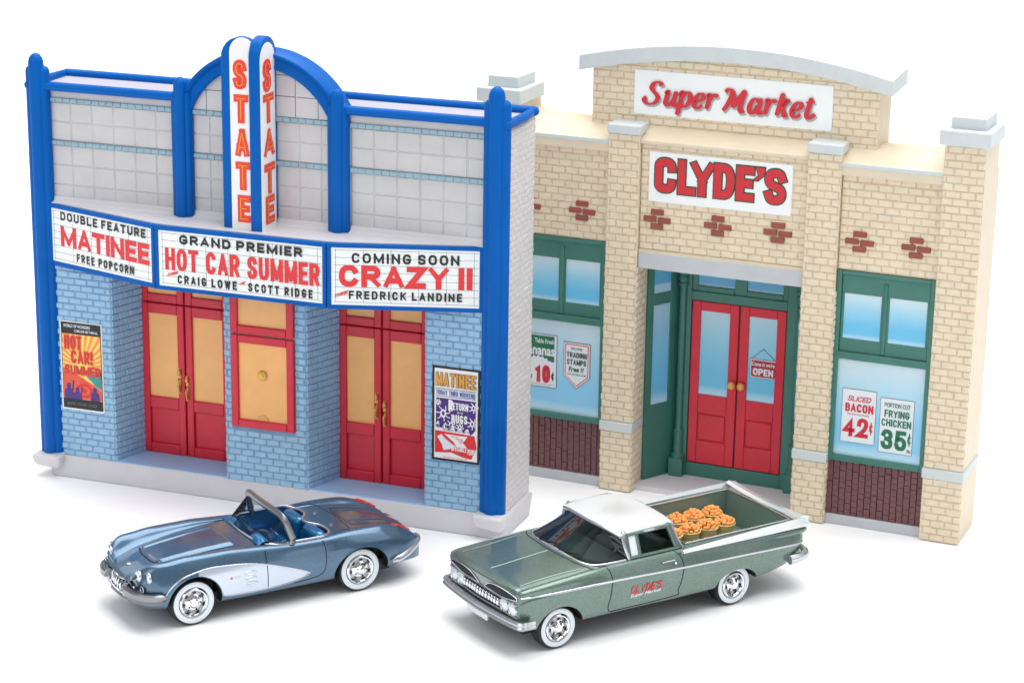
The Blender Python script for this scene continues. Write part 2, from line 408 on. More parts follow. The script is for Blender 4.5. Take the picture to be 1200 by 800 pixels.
def ribbon2d(pts, t):
    """pts closed if first == last; returns list of quads"""
    P = [Vector((p[0], p[1])) for p in pts]
    closed = (P[0] - P[-1]).length < 1e-5 and len(P) > 3
    if closed: P = P[:-1]
    Q = [P[0]]
    for p in P[1:]:
        if (p - Q[-1]).length > 1e-6: Q.append(p)
    P = Q; n = len(P)
    if n < 2: return []
    if not closed:
        d0 = (P[1] - P[0]).normalized(); d1 = (P[-1] - P[-2]).normalized()
        P[0] = P[0] - d0 * t / 2; P[-1] = P[-1] + d1 * t / 2
    L, Rr = [], []
    for i in range(n):
        if closed: a, b = (P[i] - P[i - 1]).normalized(), (P[(i + 1) % n] - P[i]).normalized()
        else:
            a = (P[i] - P[i - 1]).normalized() if i else (P[1] - P[0]).normalized()
            b = (P[i + 1] - P[i]).normalized() if i < n - 1 else a
        m = a + b
        if m.length < 1e-4: m = a
        m.normalize(); nr = Vector((-m.y, m.x)); an = Vector((-a.y, a.x))
        k = t / 2 / max(0.35, nr.dot(an))
        L.append(P[i] + nr * k); Rr.append(P[i] - nr * k)
    out = []
    for i in range(n if closed else n - 1):
        j = (i + 1) % n
        out.append([Rr[i], Rr[j], L[j], L[i]])
    return out
def text_quads(s, W, H, wt, gap=None, space=None, shear=0.0, grow=0.0, ww=None):
    """lay the string out in a W x H box; wt = stroke width; returns list per stroke of quads in box coordinates"""
    gap = wt * 0.4 if gap is None else gap
    space = H * 0.26 + 1.5 * gap if space is None else space
    fixed = 0.0; rel = 0.0
    for i, ch in enumerate(s):
        if ch == ' ': fixed += space; continue
        g = GL[ch]
        fixed += wt; rel += g[0]
        if i < len(s) - 1 and s[i + 1] != ' ': fixed += gap
    u = (W - fixed - abs(shear) * H) / rel if rel else 0
    x = 0.0; out = []
    for i, ch in enumerate(s):
        if ch == ' ': x += space; continue
        g = GL[ch]; gw = max(g[0] * u, 0.0)
        for st in g[1]:
            pts = [(x + wt / 2 + p[0] * gw, wt / 2 + p[1] * (H - wt)) for p in st]
            qs = []
            dg = .84 if len(st) == 2 and abs(st[0][0] - st[1][0]) * gw > .05 * H and abs(st[0][1] - st[1][1]) > .05 else 1
            for q in ribbon2d(pts, wt * dg + 2 * grow):
                q = [Vector((v.x, min(max(v.y, -grow if ch != ',' else -1), H + grow))) for v in q]
                if shear: q = [Vector((v.x + shear * v.y, v.y)) for v in q]
                qs.append(q)
            out.append(qs)
        x += gw + wt
        if i < len(s) - 1 and s[i + 1] != ' ': x += gap
    return out
def letters(bm, fr, s, x0, x1, z0, z1, wt, d=0.012, mi=0, slope=0.0, proj=None, **kw):
    """write block capitals between x0..x1, z0..z1 on a working plane (wt as a fraction of the height)"""
    H = z1 - z0
    for q_ in ('grow', 'gap', 'space'):
        if q_ in kw: kw[q_] *= H
    for k, qs in enumerate(text_quads(s, x1 - x0, H, wt * H, **kw)):
        for q in qs:
            pts = [(x0 + v.x, z0 + v.y + slope * v.x) for v in q]
            dd = d + k * 0.0009
            try:
                if proj: face(bm, [proj(x, z, dd) for x, z in pts], mi)
                else: fpoly(bm, fr, pts, dd, mi)
            except ValueError: pass
def script(bm, fr, body, x0, x1, z0, z1, d=0.012, mi=0, off=0.0, shear=0.0, proj=None, full=True):
    """upper and lower case lettering from the built-in face, fitted to a box"""
    c = bpy.data.curves.new('t', 'FONT'); c.body = body; c.offset = off; c.shear = shear; c.resolution_u = 4
    o = bpy.data.objects.new('t', c); me = bpy.data.meshes.new_from_object(o)
    xs = [v.co.x for v in me.vertices]; ys = [v.co.y for v in me.vertices]
    ax, ay = min(xs), min(ys); sx = (x1 - x0) / (max(xs) - ax); sy = (z1 - z0) / (max(ys) - ay)
    vs = []
    for v in me.vertices:
        x, z = x0 + (v.co.x - ax) * sx, z0 + (v.co.y - ay) * sy
        vs.append(bm.verts.new(proj(x, z, d) if proj else fr.at(x, z, d)))
    for p in me.polygons:
        try: bm.faces.new([vs[i] for i in p.vertices]).material_index = mi
        except ValueError: pass
    bpy.data.objects.remove(o); bpy.data.curves.remove(c); bpy.data.meshes.remove(me)
PENC = [0]
def pen(bm, fr, strokes, x0, z0, sc, d, mi=0, shear=0.25, thick=0.16, thin=0.07, n=8):
    """brush script: each stroke a smooth line drawn with a pen that is thick on the way down"""
    for k, st in enumerate(strokes):
        P = [Vector(p) for p in crom(st, n)]
        L, Q = [], []
        for i, p in enumerate(P):
            t = (P[min(i + 1, len(P) - 1)] - P[max(i - 1, 0)]).normalized()
            wv = thin + (thick - thin) * abs(t.y) ** 1.3
            e = min(1.0, 0.55 + min(i, len(P) - 1 - i) / 4)
            nr = Vector((-t.y, t.x)) * wv / 2 * e
            L.append(p + nr); Q.append(p - nr)
        PENC[0] += 1; dz_ = (PENC[0] % 24) * 0.0005
        f = lambda v: fr.at(x0 + (v.x + shear * v.y) * sc, z0 + v.y * sc, d + dz_)
        for i in range(len(P) - 1):
            face(bm, [f(Q[i]), f(Q[i + 1]), f(L[i + 1]), f(L[i])], mi)
# ------------------------------------------------------------------ ground
bm = N(); face(bm, [(-900, -300, 0), (900, -300, 0), (900, 1500, 0), (-900, 1500, 0)])
g = obj('ground', bm, MT['ground']); g['kind'] = 'structure'
g['label'] = 'plain white seamless table surface under the models'
# ================================================================== THEATRE
TH = empty('toy_theatre', 'toy movie theatre front in blue, white and red with curved marquee lettering', 'toy building',
           (-11.7458, 56.5278, 0), -0.3415)
F0 = Fr(0, 0)
# solid core (white cast back and sides, stepped in for the entrances)
bm = N()
foot = [(-.2, -1.88), (-.2, 0), (1.85, 0), (2.2, -1.08), (4.6, -1.08), (5.07, .08), (7.2, .08), (7.63, -1.08), (10.0, -1.08), (10.32, 0), (12.28, 0), (12.28, -1.88)]
plan(bm, foot, .5, 5.7)
plan(bm, [(-.2, -1.88), (-.2, -.13), (12.28, -.13), (12.28, -1.88)], 5.7, 9.93)
obj('building_core', bm, MT['deck'], TH)
# base with its chamfered foot
bm = N()
a = [(.02, -1.72), (.02, .06), (.12, .16), (12.28, .16), (12.38, .08), (12.38, -1.72)]
b = [(-.12, -1.86), (-.12, -.02), (-.02, .07), (12.34, .07), (12.42, 0), (12.42, -1.86)]
va = [bm.verts.new((u, -n, 0)) for u, n in a]; vb = [bm.verts.new((u, -n, .57)) for u, n in b]
bm.faces.new(va); bm.faces.new(vb[::-1])
for i in range(6): bm.faces.new([va[i], vb[i], vb[(i + 1) % 6], va[(i + 1) % 6]])
obj('base', bm, MT['base'], TH, bevel=.05, seg=3)
for pts in ([(1.86, .05), (2.2, -1.08), (4.6, -1.08), (5.05, .05)], [(7.22, .06), (7.63, -1.08), (10.0, -1.08), (10.31, .05)]):
    bm = N(); plan(bm, pts, .5, .585); obj('entrance_step', bm, MT['step'], TH, bevel=.012)
# light blue brick lower walls
BL, BH = .345, .166
bm = N()
def LB(fr, x0, x1, z0, z1, holes=(), off=0): brick_face(bm, fr, x0, x1, z0, z1, BL, BH, .013, .03, holes, off=off)
LB(F0, .0, 1.86, .56, 5.6)
f = Fr.seg((1.86, 0), (2.2, -1.08)); LB(f, 0, f.L, .56, 5.6, off=.1)
f = Fr.seg((4.6, -1.08), (5.05, .08)); LB(f, 0, f.L, .56, 5.6)
LB(Fr(0, .08), 5.05, 7.22, .56, 5.6, holes=[(5.22, 6.92, 2.0, 5.6)], off=-.05)
f = Fr.seg((7.22, .08), (7.63, -1.08)); LB(f, 0, f.L, .56, 5.6, off=.12)
f = Fr.seg((10.0, -1.08), (10.31, 0)); LB(f, 0, f.L, .56, 5.6)
LB(F0, 10.31, 11.98, .56, 5.6)
obj('brick_wall', bm, [MT['lightbrick'], MT['bluejoint']], TH)
# white brick flanks
bm = N(); f = Fr.seg((12.29, -.2), (12.29, -1.88)); brick_face(bm, f, 0, f.L, .56, 9.88, .30, .148, .012, .015)
obj('side_wall', bm, [MT['sidebrick'], MT['sidejoint']], TH); bm = N()
f = Fr.seg((-.21, -1.88), (-.21, -.2)); brick_face(bm, f, 0, f.L, .56, 9.88, .30, .148, .012, .015)
obj('side_wall', bm, [MT['sidebrick'], MT['sidejoint']], TH)
# tiled upper wall
TF = Fr(0, -.13)
bm = N()
ACX, ACZ, RI, RO = 6.03, 8.96, 1.98, 2.37
for x0, x1, off in ((.28, 3.72, .0), (8.34, 11.76, .0)):
    for z0, z1 in ((7.1, 8.6), (8.7, 9.66)):
        brick_face(bm, TF, x0, x1, z0, z1, .585, .5, .014, .024, stack=True, off=off, jit=.004)
    fbox(bm, TF, x0, x1, 9.77, 9.95, 0, .03)
for z0, z1 in ((7.1, 8.6), (8.7, 9.66)):
    brick_face(bm, TF, 4.2, 7.84, z0, z1, .585, .5, .014, .024, stack=True, off=.12, jit=.004)
# gable under the arch: tiles clipped by the curve
def clip_tile(x0, x1, z0, z1, r):
    out = []
    for i in range(9):
        x = x0 + (x1 - x0) * i / 8
        h = ACZ + math.sqrt(max(r * r - (x - ACX) ** 2, 0))
        out.append((x, min(z1, h)))
    if max(z for _, z in out) - z0 < .03: return None
    out = [(x, max(z, z0 + .004)) for x, z in out]
    return [(x0, z0), (x1, z0)] + out[::-1]
x = 3.9 + .1
while x < 8.1:
    for k in range(3):
        c = clip_tile(x + .011, min(x + .585, 8.1) - .011, 9.77 + k * .5 + .011, 9.77 + (k + 1) * .5 - .011, RI + .2)
        if c: fprism(bm, TF, c, 0.0, .045, 0)
    x += .585
gp = [(ACX + (RI + .15) * math.cos(R(t)), ACZ + (RI + .15) * math.sin(R(t))) for t in range(22, 159, 6)]
fprism(bm, TF, [(8.0, 9.6)] + gp + [(4.05, 9.6)], -.35, .006, 1)
obj('tile_wall', bm, [MT['tile'], MT['groove']], TH)
for x0, x1 in ((.28, 3.72), (4.2, 7.84), (8.34, 11.76)):
    for z in (8.595, 9.665):
        s = x0; bm = N()
        while s < x1 - .02:
            e = min(s + .2, x1)
            fbox(bm, TF, s, e - .006, z, z + .105, 0, .085 + random.uniform(-.006, .006)); s = e
        obj('stripe_band', bm, MT['stripe'], TH, bevel=.014, seg=2)
# parapet top deck and rails
bm = N(); plan(bm, [(-.18, -1.86), (-.18, -.16), (12.26, -.16), (12.26, -1.86)], 9.93, 10.0)
obj('roof_deck', bm, MT['rooftop'], TH)
bm = N()
ring = [(-.2, .0), (-.25, -1.0), (-.2, -1.84), (3.0, -1.86), (6, -1.85), (9.2, -1.86), (12.28, -1.84), (12.32, -1.0), (12.28, .0)]
tube(bm, [(u, -n, 10.05 + random.uniform(-.01, .01)) for u, n in ring], .115, 12)
tube(bm, [(-.2, 0.0, 10.06), (3.8, .0, 10.06)], .115, 12); tube(bm, [(8.3, 0, 10.08), (12.28, 0, 10.08)], .115, 12)
for p in ((-.2, -1.84), (12.28, -1.84), (12.28, 0.02), (-.2, .02)): ball(bm, (p[0], -p[1], 10.05), .12, 2)
obj('roof_rail', bm, MT['blue'], TH, smooth=True)
# four blue fluted posts
def post(u, z0, zs, zt, r, corner=0):
    bm = N()
    capsule(bm, u, .04, z0, zt, r * .62, 1.4); capsule(bm, u, .07, z0, zs - .05, r * .5)
    for s in (-1, 1):
        capsule(bm, u + s * r * .52, -.02, z0 + .01, zs, r * .50)
        capsule(bm, u + s * r * .3, .06, z0 + .005, zs + .02, r * .32)
    if corner:
        for dn in (-.14, -.3): capsule(bm, u + corner * r * .6, dn, z0, zs - .1, r * .5)
    plan(bm, [(u - r * .8, -.2), (u - r * .8, .0), (u + r * .8, .0), (u + r * .8, -.2)], z0, zs - .25)
    return obj('post', bm, MT['blue'], TH, smooth=True)
post(.03, .6, 10.55, 10.86, .31); post(12.03, .6, 10.62, 10.93, .32)
post(3.96, 7.15, 10.22, 10.56, .27); post(8.06, 7.15, 10.24, 10.57, .27)
for u, s in ((.02, -1), (12.05, 1)):
    bm = N()
    box(bm, u - .4, u + .4, -.3, .42, .28, .62)
    for v in bm.verts:
        v.co.x += random.uniform(-.05, .05); v.co.z += random.uniform(-.05, .03) - (.0 if v.co.z > .5 else 0)
        if v.co.z < .4: v.co.x = u + (v.co.x - u) * .86; v.co.y += .06
    obj('plinth', bm, MT['deck'], TH, bevel=.1, seg=4)
# arch
bm = N()
def ring_sec(prof, a0, a1, nseg=40):
    rows = []
    for i in range(nseg + 1):
        a = R(a0 + (a1 - a0) * i / nseg)
        rows.append([bm.verts.new((ACX + r * math.cos(a), -n, ACZ + r * math.sin(a))) for r, n in prof])
    m = len(prof)
    for i in range(nseg):
        for k in range(m):
            bm.faces.new([rows[i][k], rows[i][(k + 1) % m], rows[i + 1][(k + 1) % m], rows[i + 1][k]])
    bm.faces.new(rows[0]); bm.faces.new(rows[-1][::-1])
ring_sec([(RI, -.14), (RI, .02), (RI + .03, .05), (RI + .24, .0), (RI + .27, .05), (RO - .06, .09), (RO - .02, .08), (RO, .04), (RO + .03, -.25), (RO + .01, -.6), (RI + .1, -.62)], 22, 158)
obj('arch', bm, MT['blue'], TH, smooth=True, angle=40)
# ---------------- marquee
MA, MB, MC, MD = (.2, .02), (3.75, 1.08), (8.3, 1.08), (11.85, .0)
def rounded(fr0=.0):
    def bez(p, q, r, n=6):
        return [((1 - t) ** 2 * p[0] + 2 * t * (1 - t) * q[0] + t * t * r[0], (1 - t) ** 2 * p[1] + 2 * t * (1 - t) * q[1] + t * t * r[1]) for t in [i / n for i in range(n + 1)]]
    return bez((3.45, .99), MB, (4.05, 1.08)) + bez((8.0, 1.08), MC, (8.6, .99))
bm = N()
plan(bm, [(.2, -.2), MA] + rounded() + [MD, (11.85, -.2)], 5.56, 7.13)
obj('marquee', bm, MT['blue'], TH, bevel=.02)
bm = N()
dk = [(.3, -.12), (.3, -.02)] + [(u, n - .1) for u, n in rounded()] + [(11.75, -.04), (11.75, -.12)]
plan(bm, dk, 7.1, 7.15)
k = len(dk)
# the little swept cove where deck meets wall
for x0, x1 in ((.28, 3.7), (4.2, 7.84), (8.34, 11.76)):
    pr = [(-.14, 7.3), (-.075, 7.3), (-.04, 7.2), (.06, 7.155), (.06, 7.14), (-.14, 7.14)]
    A = [bm.verts.new((x0, -n, z)) for n, z in pr]; B = [bm.verts.new((x1, -n, z)) for n, z in pr]
    for i in range(6): bm.faces.new([A[i], A[(i + 1) % 6], B[(i + 1) % 6], B[i]])
obj('marquee_deck', bm, MT['deck'], TH)
def marquee_panel(a, b, x0, x1, z0, z1, nv, lines, red_words=()):
    fr = Fr.seg(a, b)
    bm = N()
    fbox(bm, fr, x0, x1, z0, z1, -.02, .012, 0)
    # raised white paint edge
    nh = 8
    for i in range(nh):
        z = z0 + .07 + (z1 - z0 - .13) * i / (nh - 1)
        fbox(bm, fr, x0 + .07, x1 - .02, z - .0045, z + .0045, .012, .0135, 1)
    for i in range(nv):
        x = x0 + .1 + (x1 - x0 - .22) * i / (nv - 1)
        fbox(bm, fr, x - .0045, x + .0045, z0 + .06, z1 - .03, .0125, .0142, 1)
    p = obj('marquee_panel', bm, [MT['signwhite'], MT['rail']], TH)
    bm = N()
    for (t, xa, xb, za, zb, wt, mi) in lines: letters(bm, fr, t, xa, xb, za, zb, wt, d=.018, mi=mi, **({'gap': .26} if mi == 0 else {}))
    for (t, xa, xb, za, zb, sl) in red_words:
        letters(bm, fr, t, xa, xb, za, zb, .2, d=.018, mi=1, slope=sl, shear=.3)
    obj('lettering', bm, [MT['black'], MT['redprint']], p)
    # raised surround
    bm = N()
    for q in ((x0 - .1, x1 + .1, z1, 7.13), (x0 - .1, x1 + .1, 5.56, z0), (x0 - .1, x0, z0, z1), (x1, x1 + .1, z0, z1)):
        fbox(bm, fr, *q, -.03, .03)
    obj('panel_frame', bm, MT['blue'], TH, bevel=.012)
marquee_panel(MA, MB, .1, 3.57, 5.68, 7.03, 6,
    [('DOUBLE FEATURE', .44, 3.40, 6.76, 6.98, .22, 0), ('MATINEE', .43, 3.50, 6.10, 6.62, .23, 1), ('FREE POPCORN', .97, 2.97, 5.78, 5.99, .21, 0)])
marquee_panel(MB, MC, .08, 4.37, 5.66, 7.03, 8,
    [('GRAND PREMIER', .64, 3.87, 6.73, 6.96, .25, 0), ('HOT CAR SUMMER', .25, 4.31, 6.07, 6.61, .185, 1),
     ('CRAIG LOWE', .57, 2.15, 5.755, 5.965, .21, 0), ('SCOTT RIDGE', 2.44, 4.12, 5.755, 5.965, .21, 0)],
    [('STARRING', .29, .60, 5.90, 5.975, .3), ('AND', 2.22, 2.38, 5.88, 5.95, .3)])
marquee_panel(MC, MD, .04, 3.51, 5.66, 7.04, 6,
    [('COMING SOON', .52, 3.04, 6.68, 6.92, .22, 0), ('CRAZY II', .22, 3.35, 6.10, 6.63, .26, 1), ('FREDRICK LANDINE', .45, 3.11, 5.81, 6.01, .22, 0)],
    [('STARRING', .11, .44, 5.83, 5.91, .36)])
# ---------------- vertical sign: two round-topped blades meeting in a corner
def blade_profile(x0, x1, z0, z1, n=12, rr=1.0):
    r = (x1 - x0) / 2; c = (x0 + x1) / 2
    return [(x0, z0), (x1, z0)] + [(c + r * math.cos(R(t)), z1 - r * rr + r * rr * math.sin(R(t))) for t in [180 * i / n for i in range(n + 1)]]
SF = Fr(0, .66); SR = Fr.seg((6.43, .80), (6.43, -.14))
bm = N()
fprism(bm, SF, blade_profile(5.36, 6.36, 7.08, 11.72), -.26, .02)
obj('sign_blade', bm, MT['blue'], TH, bevel=.05, seg=3)
bm = N()
fprism(bm, SR, blade_profile(0, .94, 7.08, 11.74), -.30, .0)
obj('sign_blade', bm, MT['blue'], TH, bevel=.06, seg=3)
bm = N(); box(bm, 5.45, 6.13, -.13, .4, 7.1, 11.0); obj('sign_core', bm, MT['blue'], TH)
def sign_face(fr, prof, boxes, d):
    bm = N(); fprism(bm, fr, prof, d - .02, d)
    p = obj('sign_face', bm, MT['white'], TH, bevel=.008)
    bm = N()
    for ch, x0, x1, z0, z1 in boxes:
        letters(bm, fr, ch, x0, x1, z0, z1, .262, d=d + .012, mi=0)
        H = z1 - z0; wt = .262 * H
        g = GL[ch]
        for st in g[1]:
            pts = [(x0 + wt / 2 + q[0] * (x1 - x0 - wt), z0 + wt / 2 + q[1] * (H - wt)) for q in st]
            for q in ribbon2d(pts, .019):
                fpoly(bm, fr, [(v.x, v.y) for v in q], d + .026, 1)
    obj('lettering', bm, [MT['orange'], MT['yellow']], p)
r = .36
pf = [(5.6, 7.09), (6.14, 7.09), (6.14, 11.52)] + [(5.94 + .34 * math.cos(R(t)), 11.36 + .36 * math.sin(R(t))) for t in range(50, 181, 13)]
sign_face(SF, pf, [('S', 5.69, 6.05, 10.5, 11.2), ('T', 5.7, 6.08, 9.7, 10.38), ('A', 5.71, 6.1, 8.9, 9.58), ('T', 5.72, 6.11, 8.1, 8.78), ('E', 5.76, 6.1, 7.32, 7.98)], .03)
pr = blade_profile(.03, .80, 7.085, 11.60)
sign_face(SR, pr, [('S', .13, .58, 10.44, 11.22), ('T', .13, .70, 9.7, 10.4), ('A', .14, .72, 8.9, 9.58), ('T', .15, .72, 8.0, 8.74), ('E', .2, .68, 7.28, 7.96)], .012)
# ---------------- doors
DF = Fr(0, -1.085)
def frame_bars(bm, fr, x0, x1, z0, z1, w, d0, d1, mi=0, wt=None, wb=None):
    wt = w if wt is None else wt; wb = w if wb is None else wb
    fbox(bm, fr, x0, x0 + w, z0, z1, d0, d1, mi); fbox(bm, fr, x1 - w, x1, z0, z1, d0, d1, mi)
    fbox(bm, fr, x0 + w, x1 - w, z1 - wt, z1, d0, d1 - .002, mi); fbox(bm, fr, x0 + w, x1 - w, z0, z0 + wb, d0, d1 - .002, mi)
def theatre_door(x0, x1, hx, handle_style):
    bm = N()
    fbox(bm, DF, x0, x1, .58, 4.56, .0, .05)
    frame_bars(bm, DF, x0, x1, .58, 4.56, .19, .05, .13, wt=.27, wb=.27)
    fbox(bm, DF, x0 + .19, x1 - .19, 1.79, 2.09, .05, .128)
    d = obj('door', bm, MT['red'], TH, bevel=.022, seg=2)
    bm = N(); fbox(bm, DF, x0 + .17, x1 - .17, 2.06, 4.31, .045, .062)
    obj('pane', bm, MT['tan'], d, bevel=.01)
    bm = N()
    hz = 2.12 if handle_style else 2.30
    tube(bm, [DF.at(hx, hz - .02, .17), DF.at(hx, hz + .2, .215), DF.at(hx, hz + .36, .18)], [.026, .03, .024], 8)
    ball(bm, DF.at(hx, hz + .52, .17), .062, 2, (.8, .7, 1.45)); fbox(bm, DF, hx - .035, hx + .035, hz - .04, hz + .62, .125, .145)
    obj('handle', bm, MT['gold'], d, smooth=True)
    bm = N()
    fbox(bm, DF, x0, x1, 4.585, 5.6, .0, .05); frame_bars(bm, DF, x0, x1, 4.585, 5.6, .19, .05, .12, wt=.1, wb=.22)
    t = obj('transom', bm, MT['red'], TH, bevel=.02, seg=2)
    bm = N(); fbox(bm, DF, x0 + .17, x1 - .17, 4.78, 5.52, .045, .06); obj('pane', bm, MT['tan'], t)
theatre_door(2.16, 3.36, 3.22, 0); theatre_door(3.40, 4.62, 3.43, 1)
theatre_door(7.62, 8.74, 8.62, 0); theatre_door(8.78, 9.98, 8.84, 1)
bm = N(); fbox(bm, DF, 3.355, 3.405, .58, 5.6, .0, .03); fbox(bm, DF, 8.735, 8.785, .58, 5.6, .0, .03)
fbox(bm, DF, 2.16, 4.62, 4.55, 4.59, 0, .03); fbox(bm, DF, 7.62, 9.98, 4.55, 4.59, 0, .03)
obj('door_frame', bm, MT['panered'], TH)
# ---------------- ticket booth windows
BF = Fr(0, .08)
bm = N(); frame_bars(bm, BF, 5.22, 6.92, 2.0, 4.36, .2, .0, .1)
tw = obj('ticket_window', bm, MT['red'], TH, bevel=.025)
bm = N(); fbox(bm, BF, 5.38, 6.76, 2.16, 4.2, .0, .03); obj('pane', bm, MT['tan'], tw)
bm = N()
c = BF.at(6.06, 3.37, .03)
lathe(bm, [(.125, 0), (.125, .03), (.10, .055), (.06, .06), (.055, .075), (.02, .08)], c, 'Y', 20)
obj('speaking_hole', bm, MT['gold'], tw, smooth=True)
bm = N()
fprism(bm, BF, [(6.05 + .16 * math.cos(R(t)), 2.2 + .15 * math.sin(R(t))) for t in range(0, 181, 15)], .028, .05)
obj('ticket_slot', bm, MT['knob'], tw, bevel=.012)
bm = N(); frame_bars(bm, BF, 5.22, 6.92, 4.4, 5.6, .2, .0, .1, wt=.06)
tw2 = obj('upper_window', bm, MT['red'], TH, bevel=.025)
bm = N(); fbox(bm, BF, 5.38, 6.76, 4.56, 5.58, .0, .03); obj('pane', bm, MT['tan'], tw2)
# ---------------- posters
PF = Fr(0, .045)
bm = N()
fbox(bm, PF, .41, 1.60, 1.82, 4.14, -.03, .012, 0)                       # white border
fbox(bm, PF, .44, 1.575, 1.86, 4.12, .0, .016, 1)                       # black keyline
fbox(bm, PF, .46, 1.555, 2.12, 3.82, .0, .020, 2)                       # orange field
cx, cz = 1.02, 2.98
for i in range(30):                                                      # sunburst rays
    a0, a1 = 2 * math.pi * i / 30, 2 * math.pi * (i + .5) / 30
    def hit(a):
        c_, s_ = math.cos(a), math.sin(a); t = 9
        if c_ > 1e-6: t = min(t, (1.55 - cx) / c_)
        if c_ < -1e-6: t = min(t, (.465 - cx) / c_)
        if s_ > 1e-6: t = min(t, (3.815 - cz) / s_)
        if s_ < -1e-6: t = min(t, (2.55 - cz) / s_)
        return (cx + c_ * t, cz + s_ * t)
    fpoly(bm, PF, [(cx, cz), hit(a0), hit(a1)], .0215 + .00005 * i, 3)
fpoly(bm, PF, [(cx + .3 * math.cos(R(t)), cz + .2 * math.sin(R(t))) for t in range(0, 360, 30)], .0235, 3)
fpoly(bm, PF, [(.465, 2.14), (1.55, 2.14), (1.55, 2.36), (1.3, 2.55), (.95, 2.72), (.47, 2.92)], .0238, 4)      # flames
fpoly(bm, PF, [(.8, 2.86), (1.5, 2.74), (1.5, 2.5), (1.15, 2.62)], .0242, 3)
fpoly(bm, PF, [(1.06, 2.9), (1.22, 2.93), (1.55, 2.78), (1.55, 2.44), (1.4, 2.5), (1.05, 2.82)], .0246, 5)       # car shape
fpoly(bm, PF, [(1.1, 2.88), (1.22, 2.9), (1.36, 2.8), (1.25, 2.76)], .0250, 6)
fpoly(bm, PF, [(1.36, 2.86), (1.55, 2.9), (1.55, 2.7)], .0252, 8)
for k, rr in enumerate((.24, .16, .08)):
    fpoly(bm, PF, [(1.06 + rr * math.cos(R(t)), 2.36 + rr * .8 * math.sin(R(t))) for t in range(0, 360, 24)], .0254 + k * .0004, (9, 4, 9)[k])
for px, h, arm in ((.62, .42, 1), (.86, .3, 1), (1.36, .36, 0)):                                           # cheering crowd
    fpoly(bm, PF, [(px - .13, 2.12), (px + .13, 2.12), (px + .11, 2.12 + h * .55), (px + .04, 2.12 + h * .66), (px - .05, 2.12 + h * .66), (px - .12, 2.12 + h * .5)], .0268, 7)
    fpoly(bm, PF, [(px + .06 * math.cos(R(t)), 2.12 + h * .8 + .075 * math.sin(R(t))) for t in range(0, 360, 36)], .0270, 7)
    if arm: fpoly(bm, PF, [(px + .08, 2.12 + h * .45), (px + .13, 2.12 + h * .5), (px + .16, 2.12 + h * 1.15), (px + .11, 2.12 + h * 1.15)], .0272, 7)
po = obj('movie_poster', bm, [MT['white'], MT['black'], MT['sunorange'], MT['sunyellow'], MT['flamered'], MT['teal'], MT['white'], MT['purple'], MT['greenprint'], MT['hotred']], TH,
         label='poster with an orange sunburst on the left brick wall')
PMATS = [MT['hotred'], MT['paper'], MT['sunorange'], MT['rail']]
for tx, x0, x1, z0, z1, wt in (('HOT', .53, 1.02, 3.42, 3.78, .17), ('CAR!', .71, 1.33, 3.06, 3.4, .18), ('SUMMER', .52, 1.54, 2.76, 3.0, .2)):
    bm = N()
    for gw, mi, dd in ((.03, 2, .026), (0, 0, .036)): letters(bm, PF, tx, x0, x1, z0, z1, wt, d=dd, mi=mi, grow=gw)
    obj('lettering', bm, PMATS, po)
bm = N()
script(bm, PF, 'WORLD OF WONDERS', .52, 1.28, 3.99, 4.07, .03, 1, .02); script(bm, PF, 'COME AND SEE THEM ALL', .83, 1.5, 3.88, 3.945, .03, 1, .02)
obj('lettering', bm, PMATS, po); bm = N()
script(bm, PF, 'gone motor crazy', .56, 1.42, 1.93, 2.03, .03, 3, .0, .2)
obj('lettering', bm, [MT['hotred'], MT['paper'], MT['sunorange'], MT['rail']], po)
bm = N()
X0, X1 = 10.49, 11.70
fbox(bm, PF, X0, X1, 1.79, 4.14, -.03, .010, 1)
fbox(bm, PF, X0 + .06, X1 - .05, 1.85, 4.09, .0, .016, 0)
fbox(bm, PF, X0 + .09, X1 - .09, 3.585, 3.60, .016, .019, 3); fbox(bm, PF, X0 + .09, X1 - .09, 3.40, 3.415, .016, .019, 3)
rg = random.Random(3)
low = [(X0 + .10 + (X1 - X0 - .2) * i / 16, 2.72 + .09 * math.sin(i * 2.1) - .01 * i + rg.uniform(-.03, .03)) for i in range(17)]
fpoly(bm, PF, low + [(X1 - .09, 3.36), (X0 + .1, 3.36)], .020, 2)          # ragged purple block
for (bx, bz, s) in ((10.78, 2.98, .15), (11.55, 3.2, .1), (11.52, 2.8, .11), (10.64, 3.25, .06), (10.98, 2.72, .09), (11.2, 2.68, .08)):   # bugs
    for i in range(7):
        a = 2 * math.pi * i / 7 + bx
        p, q = (bx + s * .45 * math.cos(a), bz + s * .45 * math.sin(a)), (bx + s * 1.25 * math.cos(a + .35), bz + s * 1.25 * math.sin(a + .35))
        for qd in ribbon2d([p, ((p[0] + q[0]) / 2 + .02, (p[1] + q[1]) / 2 - .015), q], .022): fpoly(bm, PF, [(v.x, v.y) for v in qd], .023 + i * .0001, 0)
    fpoly(bm, PF, [(bx + s * .5 * math.cos(R(t)), bz + s * .7 * math.sin(R(t))) for t in range(0, 360, 30)], .024, 0)
    fpoly(bm, PF, [(bx + s * .25 * math.cos(R(t)), bz + s * .4 * math.sin(R(t))) for t in range(0, 360, 40)], .0245, 2)
fpoly(bm, PF, [(X0 + .08, 1.98), (X0 + .5, 2.02), (X0 + .8, 1.93), (X1 - .2, 1.9), (X1 - .1, 2.12), (X1 - .06, 2.2), (X1 - .12, 2.5), (X0 + .08, 2.54)], .020, 4)
fpoly(bm, PF, [(X0 + .32, 2.47), (X0 + .8, 2.46), (X1 - .3, 2.47), (X1 - .4, 2.3), (X1 - .3, 2.16), (X0 + .62, 2.2), (X0 + .55, 2.3)], .022, 0)
